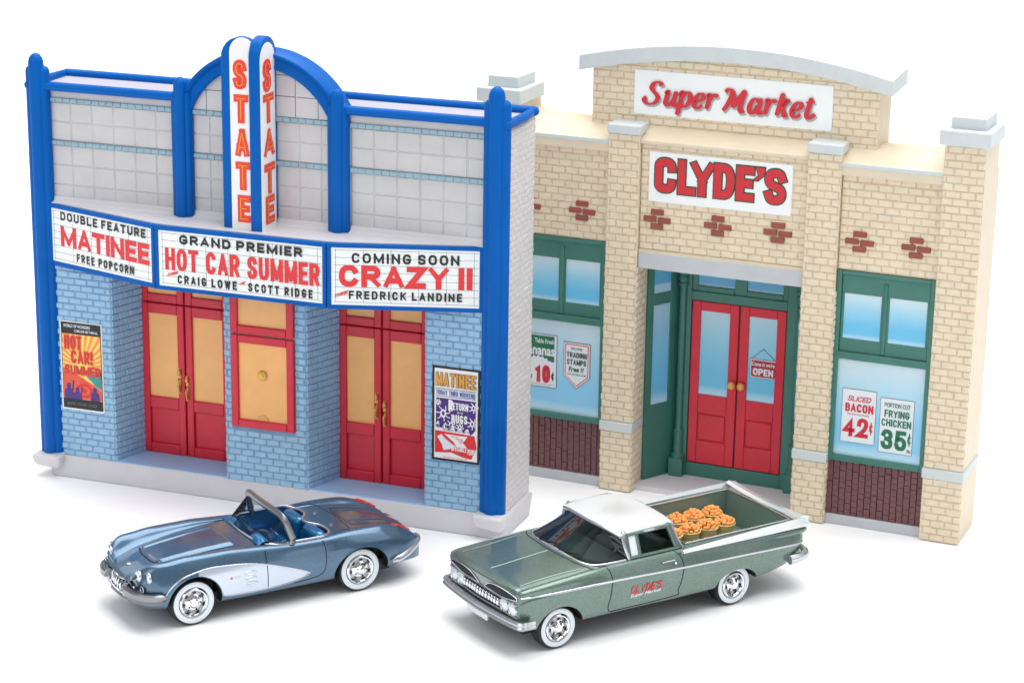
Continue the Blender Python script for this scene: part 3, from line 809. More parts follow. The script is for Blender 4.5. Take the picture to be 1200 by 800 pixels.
fpoly(bm, PF, [(X0 + .14, 2.38), (X0 + .24, 2.46), (X0 + .34, 2.36), (X0 + .58, 2.2), (X0 + .46, 2.1), (X0 + .3, 2.06), (X0 + .26, 2.2)], .023, 5)
fpoly(bm, PF, [(X1 - .28, 2.1), (X1 - .14, 2.1), (X1 - .17, 2.28), (X1 - .2, 2.36), (X1 - .19, 2.44), (X1 - .25, 2.45), (X1 - .25, 2.36), (X1 - .36, 2.28), (X1 - .34, 2.26), (X1 - .25, 2.32)], .0235, 4)
po2 = obj('movie_poster', bm, [MT['white'], MT['black'], MT['purple'], MT['blueprint'], MT['redprint'], MT['paper']], TH,
          label='purple and red double bill poster on the right brick wall')
bm = N()
letters(bm, PF, 'MATINEE', X0 + .1, X1 - .09, 3.66, 3.99, .16, d=.024, mi=3, grow=.03); letters(bm, PF, 'MATINEE', X0 + .1, X1 - .09, 3.66, 3.99, .16, d=.029, mi=0)
letters(bm, PF, 'TODAY THRU WEEKEND', X0 + .1, X1 - .1, 3.44, 3.56, .15, d=.024, mi=1)
letters(bm, PF, 'RETURN', X0 + .45, X1 - .28, 3.1, 3.28, .16, d=.026, mi=2); letters(bm, PF, 'R', X0 + .42, X0 + .54, 3.06, 3.34, .2, d=.027, mi=2)
script(bm, PF, 'OF THE', X0 + .64, X1 - .42, 3.01, 3.06, .026, 2, .02)
letters(bm, PF, 'BUGS', X0 + .5, X1 - .3, 2.77, 2.98, .18, d=.026, mi=2)
letters(bm, PF, 'PRICES', X0 + .1, X0 + .3, 2.615, 2.70, .2, d=.024, mi=4); letters(bm, PF, 'RISES', X0 + .34, X0 + .5, 2.615, 2.70, .2, d=.024, mi=4)
script(bm, PF, 'FEATURES AT 1:00  3:15  5:30  7:45', X0 + .28, X1 - .24, 2.555, 2.59, .024, 4, .02)
letters(bm, PF, 'INVISIBLE', X0 + .5, X0 + .9, 2.07, 2.21, .13, d=.026, mi=2); letters(bm, PF, 'PEOPLE', X0 + .92, X1 - .07, 2.02, 2.16, .13, d=.026, mi=2)
for i, (dx, dz) in enumerate(((.5, 2.41), (.62, 2.36), (.68, 2.31), (.72, 2.27))): script(bm, PF, ('THEY WILL', 'NEVER', 'SEE', 'THEM')[i], X0 + dx, X0 + dx + .18, dz, dz + .03, .026, 5, .02)
script(bm, PF, 'FEATURES AT  2:10  4:20  6:30', X0 + .3, X1 - .3, 1.875, 1.90, .024, 5, .02)
obj('lettering', bm, [MT['goldprint'], MT['blueprint'], MT['white'], MT['black'], MT['purple'], MT['redprint']], po2)
# ================================================================== MARKET
MK = empty('toy_market', 'cream brick toy supermarket front with arched grey roof cap and green trim', 'toy building',
           (2.2829, 56.0173, 0), -0.4049)
BLm, BHm = .352, .178
CEN = 2.935
ms = lambda u: 2 * CEN - u
# core: one stepped outline, deep entrance between the inner pillars
bm = N()
core = [(-3.3, -1.9), (-3.3, -.3), (-.02, -.3), (.5, -.3), (.84, -.75), (1.35, -1.72), (ms(1.35), -1.72), (ms(.84), -.75), (5.4, -.3), (9.18, -.3), (9.18, -1.9)]
plan(bm, core, 0.02, 5.9); plan(bm, [(-3.3, -1.9), (-3.3, -.3), (9.18, -.3), (9.18, -1.9)], 5.9, 8.9)
obj('building_core', bm, MT['creamflat'], MK)
MB_ = [MT['cream'], MT['creamjoint']]
WF = Fr(0, -.15)
def pillar(u0, u1, ztop, nb, corner):
    """brick pier with smooth sides, stone band and stone cap"""
    bm = N()
    box(bm, u0 + .01, u1 - .01, nb, -.002, 0.0, ztop)
    p = obj('pillar', bm, MT['creamflat'], MK, bevel=.03)
    bm = N()
    f = Fr(0, 0)
    brick_face(bm, f, u0, u1, .02, 1.6, BLm, BHm, .016, .028, backing=True, off=.1)
    brick_face(bm, f, u0, u1, 1.85, ztop, BLm, BHm, .016, .028, off=.1)
    if not corner:
        for a, b in (((u1, 0), (u1, -.72)), ((u0, -.72), (u0, 0))):
            g_ = Fr.seg(a, b)
            lim = 5.9
            brick_face(bm, g_, 0, g_.L, .02, 1.6, BLm, BHm, .016, .026); brick_face(bm, g_, 0, g_.L, 1.85, lim, BLm, BHm, .016, .026)
    obj('brickwork', bm, MB_, p)
    bm = N(); box(bm, u0 - .03, u1 + .03, nb if corner else -.8, .07, 1.6, 1.85)
    obj('stone_band', bm, MT['cap'], p, bevel=.025)
    bm = N()
    if corner:
        c = (u0 + u1) / 2
        box(bm, c - .6, c + .6, -1.38, .16, ztop, ztop + .36); box(bm, c - .40, c + .42, -1.2, -.1, ztop + .34, ztop + .64)
    else: box(bm, u0 - .02, u1 + .02, -.92, .09, ztop, ztop + .235)
    obj('pillar_cap', bm, MT['cap'], p, bevel=.03, seg=3)
pillar(0, .82, 9.21, -.9, 0); pillar(5.05, 5.87, 9.21, -.9, 0)
pillar(8.28, 9.24, 9.7, -1.52, 1); pillar(ms(9.24), ms(8.28), 9.7, -1.52, 1)
# upper brick walls
bm = N()
brick_face(bm, WF, ms(8.28), 0, 6.44, 8.93, BLm, BHm, .016, .028)
brick_face(bm, WF, 5.87, 8.28, 6.44, 8.93, BLm, BHm, .016, .028)
brick_face(bm, WF, .82, 5.05, 6.36, 9.06, BLm, BHm, .016, .028)
for x0, x1, z in ((ms(8.28), 0, 8.95), (5.87, 8.28, 8.95), (.82, 5.05, 9.05)): fbox(bm, Fr(0, -.3), x0, x1, 6.43 if x0 != .82 else 5.92, z, 0, .15, 2)
fbox(bm, WF, .82, 5.05, 6.28, 6.36, -.1, .05, 2)
obj('brick_wall', bm, MB_ + [MT['creamflat']], MK)
# brown diamond ornaments: four bricks each
for u in (-2.16, -.70, 1.28, 2.84, 4.35, 6.37, 7.73):
    bm = N()
    for dx, dz in ((0, .27), (-.185, .09), (.185, .09 - .02), (0, -.09)):
        fbox(bm, WF, u + dx - .165, u + dx + .165, 7.08 + dz - .07 - .02, 7.08 + dz + .05, .0, .07)
    obj('brick_ornament', bm, MT['brown'], MK, bevel=.02)
# coping and sloping parapet top
def deck(u0, u1, zf):
    bm = N(); rows = []
    prof = [(-.02, zf - .0), (-.3, zf + .14), (-.6, zf + .27), (-1.0, zf + .33), (-1.85, zf + .22)]
    for i in range(13):
        t = i / 12; u = u0 + (u1 - u0) * t
        rows.append([bm.verts.new((u, -n, z + (.10 * max(0, 1 - (1 - t) / .22) ** 2 * (n < -.3) if u1 > 6 else .10 * max(0, 1 - t / .22) ** 2 * (n < -.3)))) for n, z in prof] + [bm.verts.new((u, 1.85, zf - .3)), bm.verts.new((u, .02, zf - .3))])
    for a, b in zip(rows, rows[1:]):
        for k in range(7): bm.faces.new([a[k], a[(k + 1) % 7], b[(k + 1) % 7], b[k]])
    bm.faces.new(rows[0]); bm.faces.new(rows[-1][::-1])
    return bm
for u0, u1, zf in ((ms(8.3), 0.02, 9.03), (5.85, 8.3, 9.03)):
    obj('parapet_top', deck(u0, u1, zf), MT['creamflat'], MK, smooth=True, angle=50)
    bm = N(); box(bm, u0, u1, -.16, .0, zf - .10, zf + .0); obj('coping', bm, MT['cap'], MK, bevel=.015)
bm = N()
P_ = [(-.04, 9.0), (-.04, 9.09), (-.3, 9.2), (-.58, 9.36), (-1.2, 9.36), (-1.2, 9.0)]
A = [bm.verts.new((.8, -n, z)) for n, z in P_]; B = [bm.verts.new((5.07, -n, z)) for n, z in P_]
for i in range(6): bm.faces.new([A[i], A[(i + 1) % 6], B[(i + 1) % 6], B[i]])
bm.faces.new(A[::-1]); bm.faces.new(B)
obj('parapet_top', bm, MT['creamflat'], MK, bevel=.02)
# raised parapet with bowed roof cap
GF = Fr(0, -.6)
def arcz(u, ends, peak): t = (u - CEN) / 3.93; return peak - (peak - ends) * t * t
pu = [-.68 + (6.55 + .68) * i / 16 for i in range(17)]
bm = N()
fprism(bm, GF, [(-.68, 8.8), (6.55, 8.8)] + [(u, arcz(u, 10.62, 11.1)) for u in pu[::-1]], -1.0, 0)
obj('parapet_wall', bm, MT['creamflat'], MK)
bm = N()
brick_face(bm, GF, -.68, 6.55, 9.2, 10.63, BLm, BHm, .016, .028, off=.07)
for r in range(3):
    z0, z1 = 10.63 + r * BHm, 10.63 + (r + 1) * BHm
    us = [u for u in np.linspace(-.68, 6.55, 200) if arcz(u, 10.62, 11.1) > z0 + .03]
    if us: brick_face(bm, GF, min(us), max(us), z0, z1, BLm, BHm, .016, .028, off=.07 + (r % 2) * .17)
obj('parapet_brickwork', bm, MB_, MK)
bm = N()
cu = [-1.0 + 7.85 * i / 28 for i in range(29)]
rows = []
for u in cu:
    zt, zb = arcz(u, 10.95, 11.43), arcz(u, 10.59, 11.07)
    rows.append([bm.verts.new((u, -n, z)) for n, z in ((-.44, zb), (-.44, zt), (-1.86, zt + .13), (-1.86, zb + .1))])
for a, b in zip(rows, rows[1:]):
    for k in range(4): bm.faces.new([a[k], a[(k + 1) % 4], b[(k + 1) % 4], b[k]])
bm.faces.new(rows[0]); bm.faces.new(rows[-1][::-1])
# fine raised ribs running front to back over the cap
for i in range(1, 112):
    u = -.98 + 7.8 * i / 112
    z = arcz(u, 10.93, 11.41)
    box(bm, u - .012, u + .012, -1.84, -.47, z + .02, z + .022)
    for v in bm.verts[-8:] if False else []: pass
obj('roof_cap', bm, MT['cap'], MK, bevel=.05, seg=3)
# signs
bm = N(); fbox(bm, GF, .42, 5.42, 9.62, 10.72, .0, .055)
s1 = obj('upper_sign', bm, MT['signwhite'], MK, bevel=.02)
PEN = {
 'S': (1.0, [[(.72, .95), (.66, 1.08), (.5, 1.14), (.3, 1.06), (.22, .84), (.36, .66), (.56, .5), (.66, .3), (.54, .08), (.28, 0), (.04, .08), (-.04, .24), (.06, .34)]]),
 'u': (.66, [[(.0, .46), (.12, .58), (.1, .3), (.1, .1), (.24, .0), (.42, .14), (.5, .36)], [(.52, .6), (.5, .3), (.5, .1), (.6, .0), (.7, .08)]]),
 'p': (.68, [[(0, .42), (.12, .6), (.12, .3), (.1, -.2), (.08, -.42)], [(.14, .34), (.28, .56), (.46, .58), (.56, .4), (.5, .12), (.32, 0), (.16, .08)]]),
 'e': (.58, [[(.04, .26), (.3, .3), (.46, .42), (.38, .58), (.18, .54), (.05, .3), (.12, .06), (.3, 0), (.5, .14)]]),
 'r': (.56, [[(.0, .5), (.1, .6), (.12, .3), (.1, 0)], [(.12, .32), (.24, .52), (.4, .6), (.5, .5)]]),
 'M': (1.28, [[(-.06, .92), (.06, 1.08), (.24, 1.04), (.3, .8), (.18, .3), (.02, .0)], [(.3, 1.04), (.44, .6), (.5, .2)], [(.5, .2), (.7, .7), (.92, 1.1)], [(.94, 1.1), (.88, .6), (.86, .16), (.98, 0), (1.1, .1)]]),
 'a': (.70, [[(.46, .46), (.32, .58), (.14, .52), (.04, .28), (.1, .06), (.24, 0), (.38, .14), (.46, .34)], [(.53, .62), (.52, .3), (.52, .08), (.62, .0), (.74, .1)]]),
 'k': (.64, [[(.14, 1.1), (.12, .6), (.1, .3), (.08, 0)], [(.12, .26), (.36, .5), (.46, .62), (.34, .64), (.2, .4)], [(.2, .36), (.36, .2), (.46, .0), (.6, .06)]]),
 't': (.46, [[(.22, .95), (.18, .5), (.16, .14), (.28, 0), (.46, .1), (.54, .2)], [(-.02, .62), (.2, .64), (.42, .66)]]),
}
def penword(bm, fr, s, x0, z0, sc, d, mi, dx=0, dz=0, **kw):
    x = x0
    for ch in s:
        if ch == ' ': x += .30 * sc; continue
        wd, st = PEN[ch]
        if ch.islower():
            wd *= 1.14; st = [[(px_ * 1.03, py_ if py_ < 0 else py_ * 1.25 if py_ < .66 else .825 + (py_ - .66) * .7) for px_, py_ in q_] for q_ in st]
        pen(bm, fr, st, x + dx, z0 + dz, sc, d, mi, **kw); x += (wd + .0) * sc
    return x
bm = N()
W_ = sum(.30 if c == ' ' else PEN[c][0] * (1.14 if c.islower() else 1) for c in 'Super Market')
sc_ = (5.05 - .66) / W_
penword(bm, GF, 'Super Market', .70, 9.87, sc_ * .97, .058, 1, (.03), -.03, thick=.255, thin=.09, shear=.2)
penword(bm, GF, 'Super Market', .70, 9.90, sc_ * .97, .092, 0, thick=.255, thin=.09, shear=.2)
obj('lettering', bm, [MT['clydered'], MT['shadowprint']], s1)
bm = N(); fbox(bm, WF, 1.03, 4.66, 7.58, 8.83, .0, .05)
s2 = obj('shop_sign', bm, MT['signwhite'], MK, bevel=.02)
bm = N()
chars = (('c', 1.20, 1.72), ('L', 1.79, 2.24), ('Y', 2.11, 2.71), ('D', 2.71, 3.22), ('E', 3.27, 3.71), ('S', 3.98, 4.51))
for gw, mi, d in ((.038, 1, .058), (0, 0, .068)):
    for ch, x0, x1 in chars: letters(bm, WF, ch, x0, x1, 7.84, 8.69, .22, d=d, mi=mi, grow=gw)
    g_ = gw * .85
    fpoly(bm, WF, [(3.75 - g_, 8.69 + g_), (3.97 + g_, 8.69 + g_), (3.96 + g_, 8.52), (3.82, 8.38 - g_), (3.70 - g_ * 2, 8.38 - g_), (3.83 - g_, 8.5)], d + .006, mi)
obj('lettering', bm, [MT['clydered'], MT['darkgreen']], s2)
# ---------------- show windows
UP = pane_mat('airbrushed upper pane', (206, 226, 234), (104, 192, 232), 4.74, 5.86)
LOW = pane_mat('airbrushed show pane', (208, 228, 236), (140, 206, 240), 1.8, 4.24)
def show_window(u0, u1):
    bm = N()
    fbox(bm, WF, u0, u1, 1.66, 6.42, -.14, -.04)
    frame_bars(bm, WF, u0, u1, 1.66, 6.42, .13, -.04, .06, wt=.10, wb=.15)
    fbox(bm, WF, u0 + .13, u1 - .13, 5.86, 6.32, -.04, .0)                  # upper fascia
    fbox(bm, WF, u0 + .1, u1 - .1, 4.24, 4.42, -.04, .07)                    # middle rail
    fbox(bm, WF, u0 + .13, u1 - .13, 4.42, 4.75, -.04, .0)
    c = (u0 + u1) / 2
    fbox(bm, WF, u0 + .13, u0 + .20, 4.75, 5.86, -.04, .0); fbox(bm, WF, u1 - .20, u1 - .13, 4.75, 5.86, -.04, .0)
    fbox(bm, WF, c - .10, c + .10, 4.75, 5.86, -.04, .0)
    tube(bm, [WF.at(c, 4.44, .0), WF.at(c, 6.18, .0)], .055, 8)
    wdw = obj('show_window', bm, MT['green'], MK, bevel=.016)
    for a, b in ((u0 + .2, c - .1), (c + .1, u1 - .2)):
        bm = N(); fbox(bm, WF, a - .02, b + .02, 4.72, 5.89, -.05, -.025); obj('pane', bm, UP, wdw)
    bm = N(); fbox(bm, WF, u0 + .11, u1 - .11, 1.79, 4.26, -.05, -.03); obj('pane', bm, LOW, wdw)
    bm = N()
    fbox(bm, Fr(0, -.3), u0, u1, .02, 1.66, 0, .08, 1)
    n_ = 15
    rg = random.Random(5)
    for i in range(n_):
        a = u0 + (u1 - u0) * i / n_
        z = .27
        while z < 1.64:
            h = .15 if z > .3 or i % 2 else .075; e = min(z + h, 1.655)
            fbox(bm, Fr(0, -.3), a + .012, a + (u1 - u0) / n_ - .012, z + .004, e - .004, .07, .125 + rg.uniform(-.012, .012), 0); z = e
    obj('wainscot', bm, [MT['brownwain'], MT['brownjoint']], MK)
    bm = N(); fbox(bm, Fr(0, -.3), u0, u1, .0, .26, 0, .17); obj('plinth', bm, MT['greycap'], MK, bevel=.02)
    return wdw
WR = show_window(5.87, 8.28); WL = show_window(ms(8.28), 0)
# posters on the show windows
PM = Fr(0, -.172)
def poster(par, label, x0, x1, z0, z1, edge):
    bm = N(); fbox(bm, PM, x0, x1, z0, z1, -.02, .004, 1); fbox(bm, PM, x0 + .012, x1 - .012, z0 + .012, z1 - .012, 0, .007, 0)
    return obj('price_poster', bm, [MT['paper'], edge], par, label=label)
def setletters(par, mats, fn):
    bm = N(); fn(bm); obj('lettering', bm, mats, par)
p = poster(MK, 'bacon price poster with red lettering', 6.15, 7.0, 2.15, 3.5, MT['rail'])
def fn(bm):
    letters(bm, PM, 'SLICED', 6.28, 6.89, 3.2, 3.33, .18, d=.011, shear=.3); letters(bm, PM, 'BACON', 6.24, 6.94, 2.93, 3.14, .21, d=.011)
    script(bm, PM, 'POUND PACKAGE', 6.3, 6.84, 2.85, 2.885, .011, 0, .03)
    letters(bm, PM, '42', 6.21, 6.84, 2.3, 2.79, .21, d=.011); letters(bm, PM, '\u00a2', 6.86, 6.95, 2.4, 2.72, .09, d=.011)
setletters(p, [MT['clydered']], fn)
p = poster(MK, 'chicken price poster with green lettering', 7.1, 7.93, 2.02, 3.39, MT['rail'])
def fn(bm):
    letters(bm, PM, 'PORTION CUT', 7.2, 7.84, 3.17, 3.28, .13, d=.011); letters(bm, PM, 'FRYING', 7.21, 7.83, 2.92, 3.1, .19, d=.011)
    letters(bm, PM, 'CHICKEN', 7.15, 7.88, 2.69, 2.87, .19, d=.011); letters(bm, PM, '35', 7.16, 7.79, 2.11, 2.61, .21, d=.011)
    letters(bm, PM, '\u00a2', 7.81, 7.9, 2.25, 2.57, .09, d=.011); script(bm, PM, 'lb', 7.81, 7.9, 2.08, 2.17, .011, 0, .03)
setletters(p, [MT['greenprint']], fn)
bm = N(); fbox(bm, PM, -2.32, -1.31, 2.43, 3.83, -.02, .004, 1); fbox(bm, PM, -2.3, -1.325, 2.45, 3.815, 0, .007, 0)
fbox(bm, PM, -2.28, -1.38, 3.12, 3.79, 0, .009, 2)
st = []
for i in range(48):
    a = 2 * math.pi * i / 48; rr = (.50, .44)[i % 2]
    st.append((-1.82 + rr * .98 * math.cos(a), 2.82 + rr * .9 * math.sin(a)))
st = [(min(max(x, -2.29), -1.34), max(z, 2.47)) for x, z in st]
fpoly(bm, PM, st, .0105, 0)
p = obj('price_poster', bm, [MT['paper'], MT['rail'], MT['greenprint']], MK, label='green banana price poster')
def fn(bm):
    script(bm, PM, 'Table Fresh', -1.92, -1.39, 3.59, 3.71, .013, 1, .02); script(bm, PM, 'Bananas', -2.24, -1.37, 3.27, 3.54, .013, 1, .03)
def fn2(bm):
    letters(bm, PM, '10', -1.9, -1.48, 2.55, 3.02, .23, d=.013); script(bm, PM, 'lb', -2.1, -1.97, 2.62, 2.8, .013, 0, .03)
    letters(bm, PM, '\u00a2', -1.45, -1.37, 2.62, 2.86, .1, d=.013, mi=2)
    script(bm, PM, 'by the bunch at a low price', -2.2, -1.4, 2.48, 2.53, .013, 2, .0)
setletters(p, [MT['clydered'], MT['paper'], MT['black']], fn); setletters(p, [MT['clydered'], MT['paper'], MT['black']], fn2)
bm = N()
sh = lambda e: [(-1.13 + e, 3.715 - e), (-1.13 + e, 2.82 + e * .4), (-.76, 2.5 + e * 1.3), (-.4 - e, 2.82 + e * .4), (-.4 - e, 3.715 - e)]
fprism(bm, PM, sh(0), -.02, .004, 1); fpoly(bm, PM, sh(.018), .007, 0); fpoly(bm, PM, sh(.045), .0085, 2); fpoly(bm, PM, sh(.07), .010, 0)
p = obj('price_poster', bm, [MT['paper'], MT['rail'], MT['redprint']], MK, label='shield shaped trading stamps poster with red border')
def fn(bm):
    letters(bm, PM, 'WELCOME', -.93, -.62, 3.53, 3.585, .17, d=.013); letters(bm, PM, 'TRADING', -1.04, -.48, 3.32, 3.46, .19, d=.013)
    letters(bm, PM, 'STAMPS', -1.03, -.5, 3.13, 3.27, .19, d=.013); script(bm, PM, 'Free !!', -.98, -.57, 2.95, 3.08, .013, 0, .035, .15)
    letters(bm, PM, 'WITH PURCHASE', -1.02, -.5, 2.855, 2.9, .16, d=.013)
setletters(p, [MT['darkgreen']], fn)
# ---------------- entrance
bm = N(); box(bm, .82, 5.05, -.16, -.085, 5.88, 6.28); box(bm, .82, 5.05, -1.75, -.16, 5.88, 6.0)
obj('lintel', bm, MT['greycap'], MK, bevel=.015)
bm = N(); plan(bm, [(.8, -.3), (.8, -.8), (1.4, -1.75), (ms(1.4), -1.75), (ms(.8), -.8), (ms(.8), -.3)], 0.0, .14)
obj('entrance_floor', bm, MT['deck'], MK)
EN = Fr(0, -1.66)
SD = pane_mat('airbrushed side pane', (170, 206, 226), (110, 196, 236), 2.1, 4.7)
TR = pane_mat('airbrushed transom pane', (120, 176, 206), (92, 172, 214), 5.2, 5.85)
DP = pane_mat('airbrushed door pane', (182, 214, 228), (108, 192, 230), 2.35, 4.55)
for a, b in (((.86, -.74), (1.38, -1.70)), ((ms(1.38), -1.70), (ms(.86), -.74))):
    f = Fr.seg(a, b); L = f.L
    bm = N()
    fbox(bm, f, 0, L, .14, 5.88, -.08, .0)
    for q in ((0, .2, 2.1, 5.88), (L - .32, L, 2.1, 5.88), (.2, L - .32, 4.72, 5.02), (.2, L - .32, 5.72, 5.88), (0, L, .14, 2.1)): fbox(bm, f, *q, 0, .05)
    s = obj('side_panel', bm, MT['green'], MK, bevel=.012)
    for z0, z1, m_ in ((2.08, 4.74, SD), (5.0, 5.74, TR)):
        bm = N(); fbox(bm, f, .18, L - .3, z0, z1, -.02, .015); obj('pane', bm, m_, s)
for sgn, u in ((1, 1.55), (-1, ms(1.55) + .3)):
    bm = N()
    c = (u, 1.52, 0)
    prof = [(.17, .14), (.17, .7), (.12, .74), (.12, 1.3), (.135, 1.34), (.085, 1.4), (.085, 5.15), (.12, 5.18), (.12, 5.24), (.09, 5.28), (.13, 5.34), (.13, 5.4), (.1, 5.45), (.15, 5.5), (.15, 5.88)]
    lathe(bm, prof, c, 'Z', 14)
    box(bm, u - .18, u + .18, -1.7, -1.34, .14, .62)
    obj('entrance_column', bm, MT['green'], MK, smooth=True, angle=35)
bm = N()
D0, D1, DM = 1.78, 4.25, 3.035
fbox(bm, EN, 1.4, ms(1.4), .14, 5.88, -.08, -.01)
fbox(bm, EN, 1.5, D0 - .02, .14, 5.88, -.01, .1); fbox(bm, EN, D1 + .02, 4.6, .14, 5.88, -.01, .1)
fbox(bm, EN, D0 - .02, D1 + .02, .14, .5, -.01, .09); fbox(bm, EN, D0 - .02, D1 + .02, 4.82, 5.06, -.01, .1)
fbox(bm, EN, D0 - .02, D0 + .12, 5.06, 5.88, -.01, .06); fbox(bm, EN, D1 - .12, D1 + .02, 5.06, 5.88, -.01, .06)
fbox(bm, EN, DM - .16, DM + .16, 5.06, 5.88, -.01, .06); fbox(bm, EN, D0 + .12, DM - .16, 5.06, 5.2, -.01, .07); fbox(bm, EN, DM + .16, D1 - .12, 5.06, 5.2, -.01, .07)
fr_ = obj('door_surround', bm, MT['green'], MK, bevel=.015)
for a, b in ((D0 + .1, DM - .14), (DM + .14, D1 - .1)):
    bm = N(); fbox(bm, EN, a, b, 5.18, 5.86, -.02, .01); obj('pane', bm, TR, fr_)
def shop_door(x0, x1, kx):
    bm = N()
    fbox(bm, EN, x0, x1, .52, 4.8, -.01, .03)
    frame_bars(bm, EN, x0, x1, .52, 4.8, .235, .03, .075, wt=.24, wb=.6)
    fbox(bm, EN, x0 + .235, x1 - .235, 1.86, 2.36, .03, .073); fbox(bm, EN, x0 + .27, x1 - .27, 1.16, 1.82, .03, .062)
    d = obj('shop_door', bm, MT['red'], MK, bevel=.014)
    bm = N(); fbox(bm, EN, x0 + .225, x1 - .225, 2.35, 4.57, .025, .04); obj('pane', bm, DP, d)
    bm = N(); ball(bm, EN.at(kx, 2.72, .16), .1, 3, (1, .8, 1.05)); tube(bm, [EN.at(kx, 2.72, .06), EN.at(kx, 2.72, .14)], .04, 10, up=Vector((0, 0, 1)))
    obj('knob', bm, MT['knob'], d, smooth=True)
    return d
shop_door(D0, DM - .02, 2.91); dr = shop_door(DM + .02, D1, 3.16)
OS = Fr(0, -1.615)
bm = N()
fbox(bm, OS, 3.35, 4.06, 2.98, 3.48, -.005, .006, 1); fbox(bm, OS, 3.365, 4.045, 2.995, 3.465, 0, .010, 2); fbox(bm, OS, 3.385, 4.025, 3.015, 3.445, 0, .013, 0)
tube(bm, [OS.at(3.38, 3.47, .004), OS.at(3.69, 3.75, .004), OS.at(4.02, 3.47, .004)], .009, 6, mi=1)
sg = obj('open_sign', bm, [MT['signred'], MT['rail'], MT['paper']], dr)
bm = N()
letters(bm, OS, 'OPEN', 3.44, 3.97, 3.06, 3.24, .22, d=.018)
script(bm, OS, "Come in we're", 3.40, 4.0, 3.30, 3.41, .018, 0, .02, .1)
obj('sign_lettering', bm, [MT['paper']], dr)
# ================================================================== CARS: shared builders
def pchip(x, y, q):
    x = np.array(x, float); y = np.array(y, float); h = np.diff(x); d = np.diff(y) / h
    m = np.zeros(len(x)); m[0] = d[0]; m[-1] = d[-1]
    for i in range(1, len(x) - 1):
        if d[i - 1] * d[i] > 0:
            w1, w2 = 2 * h[i] + h[i - 1], h[i] + 2 * h[i - 1]
            m[i] = (w1 + w2) / (w1 / d[i - 1] + w2 / d[i])
    q = np.clip(np.array(q, float), x[0], x[-1]); i = np.clip(np.searchsorted(x, q) - 1, 0, len(x) - 2)
    t = (q - x[i]) / h[i]
    return ((2 * t ** 3 - 3 * t ** 2 + 1) * y[i] + (t ** 3 - 2 * t ** 2 + t) * h[i] * m[i] + (-2 * t ** 3 + 3 * t ** 2) * y[i + 1] + (t ** 3 - t ** 2) * h[i] * m[i + 1])
class Car:
    def __init__(s, yc): s.yc = yc
    def P(s, u, w, z): return Vector((u, s.yc - w, z))
    def loft(s, secs, shift, nst=110, sub=5, sharp=()):
        """secs: list of (station, [(w, z)...] from the bottom centre round to the top centre)"""
        S = [a[0] for a in secs]; K = len(secs[0][1])
        q = np.concatenate([np.linspace(S[0], S[-1], nst), S]); q = np.unique(np.round(q, 4))
        W = [pchip(S, [a[1][k][0] for a in secs], q) for k in range(K)]; Z = [pchip(S, [a[1][k][1] for a in secs], q) for k in range(K)]
        bm = bmesh.new(); rings = []
        for i, u in enumerate(q):
            half = []
            pts = [(W[k][i], Z[k][i]) for k in range(K)]
            run = [pts[0]]
            for k in range(1, K):
                run.append(pts[k])
                if k in sharp or k == K - 1:
                    c = crom(run, sub) if len(run) > 2 else [tuple(np.array(run[0]) * (1 - t / sub) + np.array(run[1]) * t / sub) for t in range(sub + 1)]
                    half += c if not half else c[1:]; run = [pts[k]]
            half = [(max(a, 0), b) for a, b in half]
            half[0] = (0, half[0][1]); half[-1] = (0, half[-1][1])
            full = half + [(-a, b) for a, b in half[-2:0:-1]]
            rings.append([bm.verts.new(s.P(u + shift(u, a), a, b)) for a, b in full])
        m = len(rings[0])
        for A, B in zip(rings, rings[1:]):
            for k in range(m): bm.faces.new([A[k], A[(k + 1) % m], B[(k + 1) % m], B[k]])
        for rg, fl in ((rings[0], 1), (rings[-1], 0)):
            c = Vector((0, 0, 0))
            for v in rg: c += v.co
            c /= m
            prev = rg
            for sc in (.82, .5, .2):
                nw = [bm.verts.new(c + (v.co - c) * sc) for v in rg]
                for k in range(m): bm.faces.new([prev[k], prev[(k + 1) % m], nw[(k + 1) % m], nw[k]])
                prev = nw
            bm.faces.new(prev)
        bmesh.ops.recalc_face_normals(bm, faces=bm.faces)
        s.bvh = BVHTree.FromBMesh(bm)
        return bm
    def side(s, u, z, sg=1, off=0.0):
        h = s.bvh.ray_cast(s.P(u, sg * 6, z), Vector((0, sg, 0)))
        if h[0] is None: return s.P(u, sg * 1.3, z), Vector((0, -sg, 0))
        return h[0] + h[1] * off, h[1]
    def top(s, u, w, off=0.0):
        h = s.bvh.ray_cast(s.P(u, w, 6), Vector((0, 0, -1)))
        if h[0] is None: return s.P(u, w, 1.4), Vector((0, 0, 1))
        return h[0] + h[1] * off, h[1]
    def front(s, w, z, off=0.0, back=False):
        h = s.bvh.ray_cast(s.P(14 if back else -8, w, z), Vector((-1 if back else 1, 0, 0)))
        if h[0] is None: return s.P(-1.1, w, z), Vector((-1, 0, 0))
        return h[0] + h[1] * off, h[1]
def trim(bm, pn, wid, hgt, mi=0):
    """half-round moulding lying on a surface: pn = [(point, normal)], widths may vary along it"""
    n = len(pn); rows = []
    wd = wid if isinstance(wid, (list, tuple)) else [wid] * n
    for i, (p, nr) in enumerate(pn):
        t = (pn[min(i + 1, n - 1)][0] - pn[max(i - 1, 0)][0]).normalized()
        b = nr.cross(t).normalized(); row = []
        for k in range(6):
            a = math.pi * k / 5
            row.append(bm.verts.new(p + b * math.cos(a) * wd[i] / 2 + nr * (math.sin(a) * hgt - (.012 if k in (0, 5) else 0))))
        rows.append(row)
    for A, B in zip(rows, rows[1:]):
        for k in range(5): bm.faces.new([A[k], A[k + 1], B[k + 1], B[k]]).material_index = mi
    bm.faces.new(rows[0]).material_index = mi; bm.faces.new(rows[-1][::-1]).material_index = mi
def dense(pts, n=8): return crom(pts, n)
